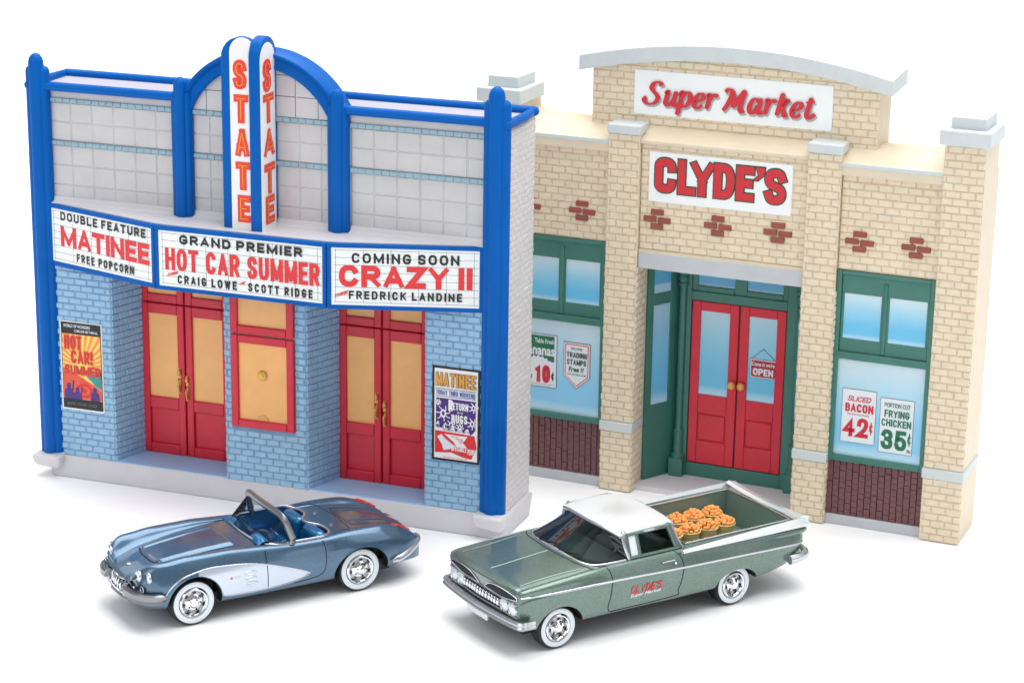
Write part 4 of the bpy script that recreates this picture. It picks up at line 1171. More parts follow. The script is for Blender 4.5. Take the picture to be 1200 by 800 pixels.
def cutout(o, cutters):
    """carve openings; each cutter is (bmesh, material)"""
    temps = []
    for bm, m in cutters:
        bmesh.ops.recalc_face_normals(bm, faces=bm.faces)
        me = bpy.data.meshes.new('c'); bm.to_mesh(me); bm.free(); me.materials.append(m)
        t = bpy.data.objects.new('c', me); COL.objects.link(t); t.parent = o.parent; temps.append(t)
        md = o.modifiers.new('b', 'BOOLEAN'); md.operation = 'DIFFERENCE'; md.object = t; md.solver = 'EXACT'; md.use_self = True; md.material_mode = 'TRANSFER'
    bpy.context.view_layer.update()
    me = bpy.data.meshes.new_from_object(o.evaluated_get(bpy.context.evaluated_depsgraph_get()))
    o.modifiers.clear(); o.data = me
    for t in temps:
        d = t.data; bpy.data.objects.remove(t); bpy.data.meshes.remove(d)
    me.polygons.foreach_set('use_smooth', [True] * len(me.polygons)); me.set_sharp_from_angle(angle=R(38))
def wheel(car, parent, u, w, r, sg, hub):
    """w = outer face of the tyre; sg = +1 for the near side"""
    Wd = .42
    bm = N(); c = car.P(u, w, r)
    def L(prof, mi, seg=40): lathe(bm, [(a, b * sg) for a, b in prof], c, 'Y', seg, mi)
    L([(.02, -Wd), (r - .06, -Wd), (r - .015, -Wd + .05), (r, -Wd + .1), (r, -.12), (r - .012, -.055), (r - .035, -.018), (r - .06, -.004), (hub, -.03), (.02, -.1)], 0)
    t = obj('wheel', bm, MT['tyre'], parent, smooth=True, angle=50)
    bm = N(); L([(hub + .012, -.03), (hub + .02, -.004), (hub + .05, .004), (r - .070, .004), (r - .058, -.004), (r - .056, -.03)], 0)
    obj('whitewall', bm, MT['whitewall'], t, smooth=True, angle=50)
    bm = N(); h = hub
    L([(h, -.05), (h, .0), (h - .025, .022), (h - .05, .012), (h - .085, -.035), (h - .13, -.03), (h - .17, .005), (.11, .02), (.10, .035), (.075, .06), (.03, .07), (.004, .071)], 0)
    n0 = len(bm.faces)
    for i in range(7):
        a = 2 * math.pi * (i + .35) / 7
        m = Matrix.Translation(car.P(u, w - .018 * 1 * sg, r)) @ Matrix.Rotation(a, 4, 'Y')
        for v in bmesh.ops.create_cube(bm, size=1, matrix=m @ Matrix.Translation((h - .105, 0, 0)) @ Matrix.Diagonal((.022, .03, .075, 1)))['verts']: pass
    for i in range(5):
        a = 2 * math.pi * i / 5
        m = Matrix.Translation(car.P(u, w + .016 * sg, r)) @ Matrix.Rotation(a, 4, 'Y')
        bmesh.ops.create_cube(bm, size=1, matrix=m @ Matrix.Translation((.145, 0, 0)) @ Matrix.Diagonal((.03, .012, .03, 1)))
    bm.faces.ensure_lookup_table()
    for f in bm.faces[n0:]: f.material_index = 1
    obj('hubcap', bm, [MT['chrome'], MT['gap']], t, smooth=True, angle=30)
def cylinder_cut(car, u, z, r, w0, w1, rz=None, seg=48):
    bm = N(); A, B = [], []
    for k in range(seg):
        a = 2 * math.pi * k / seg
        A.append(bm.verts.new(car.P(u + r * math.cos(a), w0, z + (rz or r) * math.sin(a)))); B.append(bm.verts.new(car.P(u + r * math.cos(a), w1, z + (rz or r) * math.sin(a))))
    bm.faces.new(A[::-1]); bm.faces.new(B)
    for k in range(seg): bm.faces.new([A[k], A[(k + 1) % seg], B[(k + 1) % seg], B[k]])
    return bm
def plan_cut(car, pts, z0, z1):
    bm = N()
    A = [bm.verts.new(car.P(u, w, z0)) for u, w in pts]; B = [bm.verts.new(car.P(u, w, z1)) for u, w in pts]; k = len(pts)
    bm.faces.new(A); bm.faces.new(B[::-1])
    for i in range(k): bm.faces.new([A[i], B[i], B[(i + 1) % k], A[(i + 1) % k]])
    return bm
def cbox(bm, car, u0, u1, w0, w1, z0, z1, mi=0):
    v = [bm.verts.new(car.P(u, w, z)) for u in (u0, u1) for w in (w0, w1) for z in (z0, z1)]
    for q in ((0, 1, 3, 2), (4, 6, 7, 5), (0, 4, 5, 1), (2, 3, 7, 6), (0, 2, 6, 4), (1, 5, 7, 3)):
        bm.faces.new([v[i] for i in q]).material_index = mi
def lamp(car, parent, u, w, z, r, lens, name='headlight', face_dir=-1, flat=1.0):
    bm = N(); A = []
    prof = [(r * 1.18, 0), (r * 1.2, .06), (r * 1.08, .09), (r * .98, .07)]
    def ringed(prof, mi, cap):
        rows = []
        for rr, h in prof:
            rows.append([bm.verts.new(car.P(u + face_dir * h * flat, w + rr * math.cos(2 * math.pi * k / 20), z + rr * math.sin(2 * math.pi * k / 20))) for k in range(20)])
        for X, Y in zip(rows, rows[1:]):
            for k in range(20): bm.faces.new([X[k], X[(k + 1) % 20], Y[(k + 1) % 20], Y[k]]).material_index = mi
        if cap: bm.faces.new(rows[-1]).material_index = mi
        bm.faces.new(rows[0][::-1]).material_index = mi
    ringed(prof, 0, True)
    o = obj(name, bm, MT['satin'], parent, smooth=True)
    bm = N(); ringed([(r * .99, .04), (r * .97, .075), (r * .8, .092), (r * .45, .104), (r * .05, .108)], 0, True)
    obj('lens', bm, lens, o, smooth=True)
    return o
def patch(bm, fn, nu, nv, mi=0):
    """grid surface from fn(s, t) with s, t in 0..1"""
    g_ = [[bm.verts.new(fn(i / nu, j / nv)) for j in range(nv + 1)] for i in range(nu + 1)]
    for i in range(nu):
        for j in range(nv): bm.faces.new([g_[i][j], g_[i + 1][j], g_[i + 1][j + 1], g_[i][j + 1]]).material_index = mi

# ================================================================== CONVERTIBLE
CV = empty('toy_convertible', 'small slate blue open two seat roadster with silver side coves and whitewall tyres', 'toy car',
           (-6.8168, 46.8645, 0), 0.54)
A_ = Car(1.2)
def cs(zb, wb, hw, zm, cw, cz, vw, vz, hz, cc):
    """bottom, sill, side, belt, crest, valley, hood edge, centre"""
    return [(0, zb), (wb * .8, zb), (wb, zb + .05), (hw * .985, zm - .25), (hw, zm), (hw * .975, zm + .22), (cw + .12, cz - .06), (cw, cz), (cw - .14, cz - .03), (vw, vz), (vw * .55, hz), (0, cc)]
secs = [
 (-1.27, cs(.62, .95, 1.04, .86, .88, 1.22, .60, 1.05, 1.06, 1.07)),
 (-1.21, cs(.55, 1.04, 1.15, .86, .94, 1.34, .60, 1.10, 1.11, 1.12)),
 (-1.08, cs(.50, 1.12, 1.25, .87, .98, 1.44, .62, 1.17, 1.17, 1.18)),
 (-.90, cs(.48, 1.16, 1.29, .9, 1.0, 1.49, .66, 1.23, 1.22, 1.23)),
 (-.55, cs(.46, 1.2, 1.31, .95, 1.02, 1.51, .70, 1.31, 1.30, 1.31)),
 (.0, cs(.44, 1.22, 1.33, 1.0, 1.03, 1.55, .74, 1.38, 1.37, 1.38)),
 (.8, cs(.42, 1.22, 1.32, 1.0, 1.05, 1.55, .80, 1.43, 1.44, 1.45)),
 (1.5, cs(.40, 1.2, 1.30, 1.0, 1.06, 1.51, .88, 1.45, 1.47, 1.49)),
 (2.4, cs(.39, 1.18, 1.28, .98, 1.08, 1.45, .95, 1.43, 1.44, 1.45)),
 (3.2, cs(.39, 1.18, 1.29, .98, 1.09, 1.44, .92, 1.41, 1.42, 1.43)),
 (3.9, cs(.41, 1.22, 1.34, 1.0, 1.06, 1.47, .80, 1.40, 1.41, 1.42)),
 (4.6, cs(.43, 1.2, 1.32, .98, 1.02, 1.45, .72, 1.33, 1.35, 1.36)),
 (5.1, cs(.44, 1.16, 1.26, .9, .97, 1.34, .68, 1.22, 1.24, 1.26)),
 (5.45, cs(.46, 1.10, 1.19, .8, .92, 1.18, .64, 1.07, 1.10, 1.12)),
 (5.70, cs(.49, 1.0, 1.08, .76, .88, 1.0, .6, .93, .96, .98)),
 (5.80, cs(.54, .92, .98, .74, .80, .86, .52, .82, .84, .85)),
]
def shiftA(u, w):
    a = min(abs(w) / 1.25, 1.1)
    s = 0.0
    if u < -.2: s += .34 * a ** 2.6 * min(1, (-.2 - u) / .9)
    if u > 4.6: s -= .22 * a ** 2.4 * min(1, (u - 4.6) / 1.0)
    return s
bm = A_.loft(secs, shiftA)
body = obj('body', bm, MT['carblue'], CV, smooth=True, angle=50)
cock = dense([(1.68, 0), (1.71, .45), (1.88, .86), (2.25, 1.06), (2.9, 1.09), (3.25, 1.04), (3.46, .78), (3.44, .42), (3.26, .16), (3.22, 0)], 5)
cock = cock + [(u, -w) for u, w in cock[-2:0:-1]]
cuts = [(plan_cut(A_, cock, .62, 2.4), MT['carblueint'])]
for sg in (1, -1):
    cuts.append((cylinder_cut(A_, 0.02, .52, .64, sg * .85, sg * 1.8, .64), MT['under']))
    cuts.append((cylinder_cut(A_, 4.07, .50, .68, sg * .85, sg * 1.8, .60), MT['under']))
cutout(body, cuts)
bm = N(); cbox(bm, A_, -.5, 4.9, -1.0, 1.0, .34, .6); obj('chassis', bm, MT['under'], CV)
# hood panel, raised with a lipped edge
bm = N()
def hp(s_, t):
    u = -.46 + 1.72 * s_ ; wv = (.54 + .10 * s_) * (2 * t - 1)
    u += .10 * (1 - abs(2 * t - 1) ** 2.5) * (-1) * (1 - s_)
    e = min(s_, 1 - s_, t, 1 - t); lip = .034 * min(1, e / .03) + .03 * max(0, 1 - abs(min(t, 1 - t) - .09) / .06)
    return A_.top(u, wv, lip - .006)[0]
patch(bm, hp, 44, 44); obj('hood_panel', bm, MT['carblue'], CV, smooth=True, angle=60)
bm = N()
trim(bm, [A_.top(-.50 - .1 * (1 - abs(t) ** 2.5), .56 * t, .002) for t in np.linspace(-1, 1, 15)], .05, .008)
obj('hood_gap', bm, MT['gap'], CV)
for sg in (1, -1):
    bm = N(); trim(bm, [A_.top(u, sg * (.57 + .10 * (u + .46) / 1.72), .001) for u in np.linspace(-.44, 1.24, 14)], .028, .005); obj('hood_gap', bm, MT['gap'], CV)
bm = N()
p, nr = A_.top(-.98, 0); ball(bm, p, .075, 2, (.9, .7, .35)); obj('nose_badge', bm, MT['satin'], CV, smooth=True)
# headlights, two a side, with visored fender tips
for sg in (1, -1):
    for w_, z_ in ((.83, 1.23), (1.05, 1.225)):
        f_ = A_.front(sg * w_, z_)[0].x
        lamp(A_, CV, f_ + .075, sg * w_, z_, .118, MT['lens'], flat=.55)
# grille with chrome teeth in a dark oval mouth
bm = N()
mouth = [(.62 * math.copysign(abs(math.cos(R(a))) ** .7, math.cos(R(a))), .84 + .155 * math.sin(R(a))) for a in range(0, 360, 12)]
fr_p = [A_.front(w_, z_)[0] for w_, z_ in mouth]
bm.faces.new([bm.verts.new(p + Vector((-.012, 0, 0))) for p in fr_p])
gr = obj('grille', bm, MT['gap'], CV)
bm = N(); tube(bm, [p + Vector((-.02, 0, 0)) for p in fr_p], .032, 8, closed=True, up=Vector((1, 0, 0))); obj('grille_surround', bm, MT['chrome'], gr, smooth=True)
for i in range(9):
    w_ = -.52 + 1.04 * i / 8
    bm = N()
    p0, p1, p2 = A_.front(w_, .73)[0], A_.front(w_, .84)[0], A_.front(w_, .95)[0]
    tube(bm, [p0 + Vector((-.02, 0, 0)), p1 + Vector((-.07, 0, 0)), p2 + Vector((-.03, 0, 0))], [.018, .032, .02], 8, up=Vector((1, 0, 0)))
    obj('grille_tooth', bm, MT['chrome'], gr, smooth=True)
# bumpers
for sg in (1, -1):
    path = dense([(-1.28, .48, .84), (-1.28, .74, .83), (-1.17, 1.05, .81), (-.95, 1.26, .80), (-.66, 1.335, .82)], 6)
    bm = N(); rows = []; m_ = len(path)
    for q, (u, w_, z) in enumerate(path):
        t = Vector(path[min(q + 1, m_ - 1)]) - Vector(path[max(q - 1, 0)]); t.z = 0; t.normalize(); o_ = Vector((-t.y, t.x, 0))
        if o_.x > 0 and abs(o_.x) > abs(o_.y) or (abs(o_.y) >= abs(o_.x) and o_.y < 0): o_ = -o_
        c = Vector((u, w_, z)); k = min(1, (m_ - 1 - q) / 5 + .35) * min(1, q / 3 + .7)
        rows.append([bm.verts.new(A_.P(v.x, sg * v.y, v.z)) for v in (c + o_ * x_ + Vector((0, 0, y_ * k)) for x_, y_ in ((-.05, .115), (.04, .12), (.075, .085), (.06, .0), (.075, -.05), (.03, -.115), (-.05, -.11)))])
    for X, Y in zip(rows, rows[1:]):
        for q in range(7): bm.faces.new([X[q], X[(q + 1) % 7], Y[(q + 1) % 7], Y[q]])
    bm.faces.new(rows[0]); bm.faces.new(rows[-1][::-1])
    obj('front_bumper', bm, MT['greychrome'], CV, smooth=True, angle=30)
    bm = N(); p = A_.front(sg * 1.02, .985)[0]; ball(bm, p + Vector((.01, 0, 0)), .075, 2, (.5, 1.1, .8)); sc_o = obj('nose_scoop', bm, MT['gap'], CV, smooth=True)
    bm = N(); tube(bm, [p + Vector((-.03, .085 * math.cos(R(q)), .065 * math.sin(R(q)))) for q in range(0, 360, 24)], .014, 6, closed=True, up=Vector((1, 0, 0))); obj('scoop_rim', bm, MT['satin'], sc_o, smooth=True)
    bm = N(); tube(bm, [A_.P(-1.25, sg * .48, .7), A_.P(-1.32, sg * .48, .83), A_.P(-1.25, sg * .48, .98)], [.05, .075, .04], 8, up=Vector((1, 0, 0)))
    obj('bumper_guard', bm, MT['chrome'], CV, smooth=True)
    path = dense([(4.82, 1.30, .62), (5.1, 1.25, .67), (5.38, 1.12, .74), (5.6, .96, .80), (5.74, .78, .84), (5.78, .6, .82)], 5)
    bm = N(); tube(bm, [A_.P(u, sg * w_, z) for u, w_, z in path], [.03, .045, .06] + [.08] * (len(path) - 4) + [.06], 10, sy=1.1)
    obj('rear_bumper', bm, MT['satin'], CV, smooth=True)
bm = N(); cbox(bm, A_, -1.30, -1.22, -.34, .34, .58, .65); obj('lower_bumper', bm, MT['greychrome'], CV, bevel=.03)
# silver side coves with bright edging
TOPC = [(-.66, .84), (-.55, 1.0), (-.3, 1.17), (0, 1.245), (.35, 1.285), (.7, 1.275), (1.2, 1.23), (1.7, 1.13), (2.2, .97), (2.6, .82), (2.78, .73)]
BOTC = [(.70, .60), (.9, .57), (1.6, .54), (2.2, .57), (2.6, .64), (2.78, .73)]
for sg in (1, -1):
    tu, tz = zip(*TOPC); bu, bz = zip(*BOTC)
    def cf(s_, t):
        u = .10 + (2.77 - .10) * s_ ** .9
        zt = float(pchip(tu, tz, [u])[0]) - .005; zb = float(pchip(bu, bz, [u])[0]) if u > .68 else .60
        if u < .68:
            zb = max(.52, .52 + math.sqrt(max(.655 ** 2 - (u - .02) ** 2, 0)))
        return A_.side(u, zb + (zt - zb) * t, sg, .008)[0]
    bm = N(); patch(bm, cf, 60, 8); cv = obj('side_cove', bm, MT['cove'], CV, smooth=True)
    bm = N()
    tp = [A_.side(u, z, sg, .004) for u, z in dense(TOPC, 6)]; trim(bm, tp, .035, .02)
    trim(bm, [A_.side(u, z, sg, .004) for u, z in dense(BOTC, 6)], .03, .018)
    obj('cove_trim', bm, MT['satin'], cv, smooth=True)
    bm = N()
    for k in range(3):
        z = 1.02 - .13 * k; u = 1.18 + .02 * k
        trim(bm, [A_.side(u + x, z + y, sg, .008) for x, y in ((0, .03), (.12, .05), (.24, .03), (.28, 0), (.2, -.03), (.08, -.03), (0, -.01))], .018, .014)
    obj('cove_spear', bm, MT['satin'], cv, smooth=True)
    bm = N(); p, nr = A_.side(.86, .98, sg, .012); ball(bm, p, .035, 1, (1, .3, .8)); obj('cove_badge', bm, MT['redprint'], cv)
    bm = N(); trim(bm, [A_.side(.93 + .16 * t, .985, sg, .010) for t in np.linspace(0, 1, 5)], .018, .008); obj('cove_script', bm, MT['satin'], cv)
    # door shut lines and fuel flap
    bm = N()
    dl = [(1.72, 1.42), (1.72, 1.2), (1.74, .9), (1.76, .58)]
    trim(bm, [A_.side(u, z, sg, .009) for u, z in dense(dl, 6)], .022, .004)
    dl = [(3.12, 1.40), (3.17, 1.2), (3.17, .9), (3.14, .72), (3.04, .62), (2.85, .575), (2.4, .53)]
    trim(bm, [A_.side(u, z, sg, .003) for u, z in dense(dl, 6)], .02, .004)
    obj('door_gap', bm, MT['gap'], CV)
bm = N()
trim(bm, [A_.side(u, z, 1, .003) for u, z in [(3.34, 1.36), (3.36, 1.25), (3.38, 1.13), (3.55, 1.16), (3.72, 1.19), (3.70, 1.3), (3.69, 1.39)]], .02, .006)
patch(bm, lambda s_, t: A_.side(3.42 + .22 * s_, 1.18 + .16 * t, 1, .014)[0], 6, 6)
obj('fuel_flap', bm, MT['carblue'], CV, smooth=True)
# rear deck shut lines, ribs, hinges
bm = N()
trim(bm, [A_.top(u, w, .002) for u, w in dense([(3.45, 1.0), (3.95, .86), (4.02, .4), (4.05, 0), (4.02, -.4), (3.95, -.86), (3.45, -1.0)], 7)], .024, .004)
trim(bm, [A_.top(u, w, .002) for u, w in dense([(5.2, .5), (4.3, .58), (4.14, .5), (4.12, 0), (4.14, -.5), (4.3, -.58), (5.2, -.5)], 7)], .02, .004)
obj('deck_gap', bm, MT['gap'], CV)
for sg in (1, -1):
    bm = N(); trim(bm, [A_.top(u, sg * w, -.004) for u, w in dense([(4.2, .36), (4.6, .34), (5.0, .31), (5.5, .27)], 6)], .07, .03)
    obj('deck_rib', bm, MT['carblue'], CV, smooth=True)
    bm = N(); p, nr = A_.top(3.72, sg * .42, .012); ball(bm, p, .05, 1, (1.2, .8, .4)); obj('deck_hinge', bm, MT['chrome'], CV, smooth=True)
    bm = N()
    tl = [(5.0, .9), (5.12, .9), (5.3, .88), (5.48, .84)]
    trim(bm, [A_.top(u, sg * w, .006) for u, w in dense(tl, 5)], [.06, .09, .12, .13, .14, .14, .14, .14, .13, .13, .12, .11, .10, .09, .08, .06], .03)
    obj('tail_light', bm, MT['tail'], CV, smooth=True)
# cockpit rim, cabin
bm = N(); tube(bm, [A_.top(u + (.02 if u > 2.6 else -.01), w * 1.012, .012)[0] for u, w in cock], .034, 8, closed=True)
obj('cockpit_rim', bm, MT['satin'], CV, smooth=True)
for sg in (1, -1):
    bm = N()
    cbox(bm, A_, 2.45, 3.0, sg * .52 - .38, sg * .52 + .38, .62, .98)
    o = obj('seat', bm, MT['carblueint'], CV, bevel=.12, seg=4)
    bm = N()
    v0 = len(bm.verts); cbox(bm, A_, 2.98, 3.26, sg * .52 - .4, sg * .52 + .4, .7, 1.47)
    for v in bm.verts:
        if v.co.z > 1.2: v.co.x += .14
    obj('backrest', bm, MT['carblueint'], o, bevel=.13, seg=5)
    bm = N()
    for k in range(5): trim(bm, [(A_.P(2.985 + .09 * t - .02, sg * .52 - .24 + .12 * k, .85 + .5 * t), Vector((-1, 0, .1))) for t in np.linspace(0, 1, 6)], .03, .02)
    obj('seat_rib', bm, MT['carblueint'], o, smooth=True)
bm = N(); patch(bm, lambda s_, t: A_.P(1.66 + .34 * s_ + .0 * t, -1.0 + 2.0 * t, 1.48 - .02 * s_ + .10 * math.sin(math.pi * s_) * (1 + .5 * math.cos((t - .27) * 2 * math.pi * 1.8))), 8, 24)
patch(bm, lambda s_, t: A_.P(2.0 - .05 * s_, -1.0 + 2.0 * t, 1.46 - .42 * s_), 4, 8)
dsh = obj('dashboard', bm, MT['carblueint'], CV, smooth=True, angle=60)
bm = N()
ball(bm, A_.P(1.98, .52, 1.44), .32, 3, (.75, 1.0, .55)); obj('gauge_pod', bm, MT['carblueint'], dsh, smooth=True)
bm = N()
for rr in (.18, .26, .34): tube(bm, [A_.P(2.02 + .02 * math.sin(R(a)), -.5 + rr * math.cos(R(a)), 1.30 + .8 * rr * math.sin(R(a))) for a in range(0, 181, 12)], .02, 6)
obj('grab_bar', bm, MT['carblueint'], dsh, smooth=True)
bm = N()
cw_ = A_.P(2.34, .52, 1.36); ax = Vector((.86, 0, .5)).normalized(); b1 = Vector((0, 1, 0)); b2 = ax.cross(b1)
tube(bm, [cw_ + b1 * .27 * math.cos(R(a)) + b2 * .27 * math.sin(R(a)) for a in range(0, 360, 15)], .02, 6, closed=True, up=ax)
for a in (90, 210, 330): tube(bm, [cw_, cw_ + b1 * .26 * math.cos(R(a)) + b2 * .26 * math.sin(R(a))], .015, 6)
tube(bm, [cw_, cw_ - ax * .4], .03, 8)
obj('steering_wheel', bm, MT['carblueint'], CV, smooth=True)
# wrapped windscreen
base = dense([(2.32, 1.13, 1.43), (2.0, 1.06, 1.46), (1.76, .82, 1.48), (1.67, .42, 1.50), (1.64, 0, 1.51)], 6); base = base + [(u, -w, z) for u, w, z in base[-2::-1]]
topl = dense([(2.44, 1.10, 1.50), (2.36, 1.04, 1.76), (2.31, .97, 1.93), (2.28, .80, 2.02), (2.23, .4, 2.06), (2.21, 0, 2.07)], 6); topl = topl + [(u, -w, z) for u, w, z in topl[-2::-1]]
def along(p, t):
    P_ = [Vector(q) for q in p]; L_ = [0]
    for a, b in zip(P_, P_[1:]): L_.append(L_[-1] + (b - a).length)
    x = t * L_[-1]
    for i in range(len(P_) - 1):
        if x <= L_[i + 1] + 1e-9: return P_[i].lerp(P_[i + 1], (x - L_[i]) / max(1e-9, L_[i + 1] - L_[i]))
    return P_[-1]
bm = N(); patch(bm, lambda s_, t: A_.P(*along(base, s_).lerp(along(topl, s_), t)), 40, 6)
ws = obj('windscreen', bm, MT['glass'], CV, smooth=True)
bm = N(); tube(bm, [A_.P(*p) for p in [(2.40, 1.13, 1.40)] + topl + [(2.40, -1.13, 1.40)]], .07, 10, sy=1.3); obj('windscreen_frame', bm, MT['greychrome'], ws, smooth=True)
bm = N(); tube(bm, [A_.P(*p) for p in base], .028, 8); obj('windscreen_base', bm, MT['satin'], ws, smooth=True)
for sg in (1, -1):
    for u in (0.02, 4.06): wheel(A_, CV, u, sg * 1.2, .53, sg, .335)

# ================================================================== PICKUP
PK = empty('toy_pickup', 'sage green coupe pickup with white roof, tail fins and an open bed of baskets', 'toy car',
           (1.0629, 45.9139, 0), 0.575)
B_ = Car(1.36)
def ps(zb, wb, hw, zs, tw, tz, iz, cc, ws=1.0):
    return [(0, zb), (wb * .8, zb), (wb, zb + .03), (hw * .97, zb + .3), (hw - .01, zs - .1), (hw, zs), (hw - .015, zs + .06), (tw + .05, tz - .05), (tw - .02, tz), (tw - .1, tz - .012), (tw * .8, iz), (tw * .45, (iz + cc) / 2 + .012), (0, cc)]
secs = [
 (-1.10, ps(.70, 1.26, 1.36, 1.18, 1.34, 1.45, 1.455, 1.46)),
 (-1.06, ps(.64, 1.32, 1.41, 1.22, 1.385, 1.50, 1.505, 1.51)),
 (-.94, ps(.60, 1.36, 1.45, 1.27, 1.41, 1.53, 1.54, 1.545)),
 (-.5, ps(.56, 1.39, 1.49, 1.31, 1.41, 1.56, 1.57, 1.58)),
 (.2, ps(.55, 1.40, 1.51, 1.33, 1.41, 1.60, 1.62, 1.64)),
 (.9, ps(.54, 1.41, 1.52, 1.33, 1.39, 1.63, 1.655, 1.68)),
 (1.5, ps(.54, 1.42, 1.52, 1.32, 1.36, 1.64, 1.66, 1.67)),
 (3.3, ps(.52, 1.42, 1.52, 1.28, 1.36, 1.64, 1.64, 1.64)),
 (4.2, ps(.52, 1.42, 1.53, 1.26, 1.36, 1.64, 1.64, 1.64)),
 (5.4, ps(.56, 1.40, 1.54, 1.24, 1.36, 1.64, 1.64, 1.64)),
 (6.2, ps(.66, 1.36, 1.53, 1.22, 1.35, 1.64, 1.64, 1.64)),
 (6.6, ps(.80, 1.30, 1.47, 1.25, 1.33, 1.62, 1.62, 1.62)),
 (6.74, ps(.92, 1.2, 1.34, 1.26, 1.24, 1.54, 1.54, 1.54)),
]
def shiftB(u, w):
    a = min(abs(w) / 1.45, 1.05); s = 0.0
    if u < 0: s += .10 * a ** 2.6 * min(1, -u / 1.1)
    if u > 5.8: s -= .06 * a ** 2 * min(1, (u - 5.8) / .8)
    return s
bm = B_.loft(secs, shiftB, sharp=(8,))
body = obj('body', bm, MT['cargreen'], PK, smooth=True, angle=50)
wsb = dense([(1.80, 1.27), (1.4, 1.265), (1.04, 1.2), (.87, .96), (.82, .5), (.81, 0)], 6)
cab = wsb[::-1] + [(3.22, 1.25), (3.32, 1.0), (3.36, .5)]
cab = [(u + (.06 if u < 1.9 else 0), w * .96) for u, w in cab]
cab = cab + [(u, -w) for u, w in cab[::-1] if w > 1e-6]
bed = [(3.48, 1.16), (6.44, 1.16), (6.5, 0), (6.44, -1.16), (3.48, -1.16)]
cuts = [(plan_cut(B_, cab, .9, 2.6), MT['cardark']), (plan_cut(B_, bed, .86, 2.6), MT['bed'])]
for sg in (1, -1):
    cuts.append((cylinder_cut(B_, .02, .46, .60, sg * .95, sg * 2, .55), MT['under']))
    cuts.append((cylinder_cut(B_, 4.74, .44, .62, sg * .95, sg * 2, .47), MT['under']))
cutout(body, cuts)
bm = N(); cbox(bm, B_, -.7, 5.2, -1.1, 1.1, .40, .7); obj('chassis', bm, MT['under'], PK)
# bonnet creases
for ws_ in ([(-.85, 0), (.1, 0), (.62, 0)], [(-.86, 1.16), (-.5, 1.13), (0, 1.14), (.66, 1.18)], [(-.86, -1.16), (-.5, -1.13), (0, -1.14), (.66, -1.18)]):
    bm = N(); trim(bm, [B_.top(u, w, -.004) for u, w in dense(ws_, 8)], .06, .022); obj('bonnet_crease', bm, MT['cargreen'], PK, smooth=True)
bm = N()
trim(bm, [B_.top(u, w, .002) for u, w in dense([(.92, 1.3), (.76, 1.0), (.70, .5), (.68, 0), (.70, -.5), (.76, -1.0), (.92, -1.3)], 6)], .035, .005)
for sg in (1, -1):
    dl = [(1.22, 1.64), (1.29, 1.5), (1.30, 1.3), (1.28, 1.0), (1.25, .66), (1.6, .62), (3.0, .63), (3.10, .75), (3.18, 1.0), (3.2, 1.3), (3.16, 1.5), (3.04, 1.64)]
    trim(bm, [B_.side(u, z, sg, .003) for u, z in dense(dl, 5)], .022, .005)
obj('panel_gap', bm, MT['gap'], PK)
# cowl grille and wipers
bm = N(); trim(bm, [B_.top(.765 + .03 * (w_ / .6) ** 2, w_, .004) for w_ in np.linspace(-.66, .66, 41)], [.05 if i % 3 else .02 for i in range(41)], .02)
obj('cowl_vent', bm, MT['satin'], PK, smooth=True)
bm = N()
for w0_ in (.15, -.6): tube(bm, [B_.P(.80, w0_, 1.70), B_.P(.96, w0_ + .6, 1.76)], .014, 6)
obj('wiper', bm, MT['gap'], PK)
# face: eyebrow scoops, grille band, lamps
bm = N(); band = [B_.front(w_, 1.19, .01)[0] for w_ in np.linspace(-1.31, 1.31, 30)]; bandb = [B_.front(w_, .94, .01)[0] for w_ in np.linspace(-1.31, 1.31, 30)]
for i in range(29): face(bm, [bandb[i], bandb[i + 1], band[i + 1], band[i]])
gr = obj('grille', bm, MT['under'], PK)
bm = N()
for z in (1.205, .925): tube(bm, [B_.front(w_, z, .012)[0] for w_ in np.linspace(-1.33, 1.33, 30)], .022, 6)
obj('grille_trim', bm, MT['satin'], gr, smooth=True)
for i in range(13):
    w_ = -.66 + 1.32 * i / 12
    bm = N(); p = B_.front(w_, 1.07, .035)[0]; ball(bm, p, .06, 2, (.8, .62, 1.5)); obj('grille_stud', bm, MT['chrome'], gr, smooth=True)
bm = N()
for z in (1.01, 1.13): tube(bm, [B_.front(w_, z, .03)[0] for w_ in np.linspace(-.74, .74, 20)], .016, 6)
obj('grille_bar', bm, MT['chrome'], gr, smooth=True)
for sg in (1, -1):
    for w_ in (.87, 1.17):
        f_ = B_.front(sg * w_, 1.06)[0].x
        lamp(B_, PK, f_ + .06, sg * w_, 1.065, .142, MT['lens'])
    bm = N()
    up = dense([(.12, 1.26), (.4, 1.41), (.85, 1.445), (1.33, 1.36)], 5); lo = dense([(.12, 1.23), (.4, 1.225), (.85, 1.225), (1.33, 1.31)], 5)
    for i in range(len(up) - 1):
        face(bm, [B_.front(sg * lo[i][0], lo[i][1], .008)[0], B_.front(sg * lo[i + 1][0], lo[i + 1][1], .008)[0], B_.front(sg * up[i + 1][0], up[i + 1][1], .008)[0], B_.front(sg * up[i][0], up[i][1], .008)[0]])
    sc = obj('hood_scoop', bm, MT['gap'], PK)
    bm = N(); tube(bm, [B_.front(sg * a, b, .012)[0] for a, b in up] + [B_.front(sg * a, b, .012)[0] for a, b in lo[::-1]], .013, 6, closed=True, up=Vector((1, 0, 0))); obj('scoop_trim', bm, MT['satin'], sc, smooth=True)
bm = N()
path = dense([(-.72, 1.54, .80), (-.92, 1.53, .80), (-1.05, 1.45, .80), (-1.13, .8, .80), (-1.17, 0, .80)], 6); path = path + [(u, -w, z) for u, w, z in path[-2::-1]]
rows = []
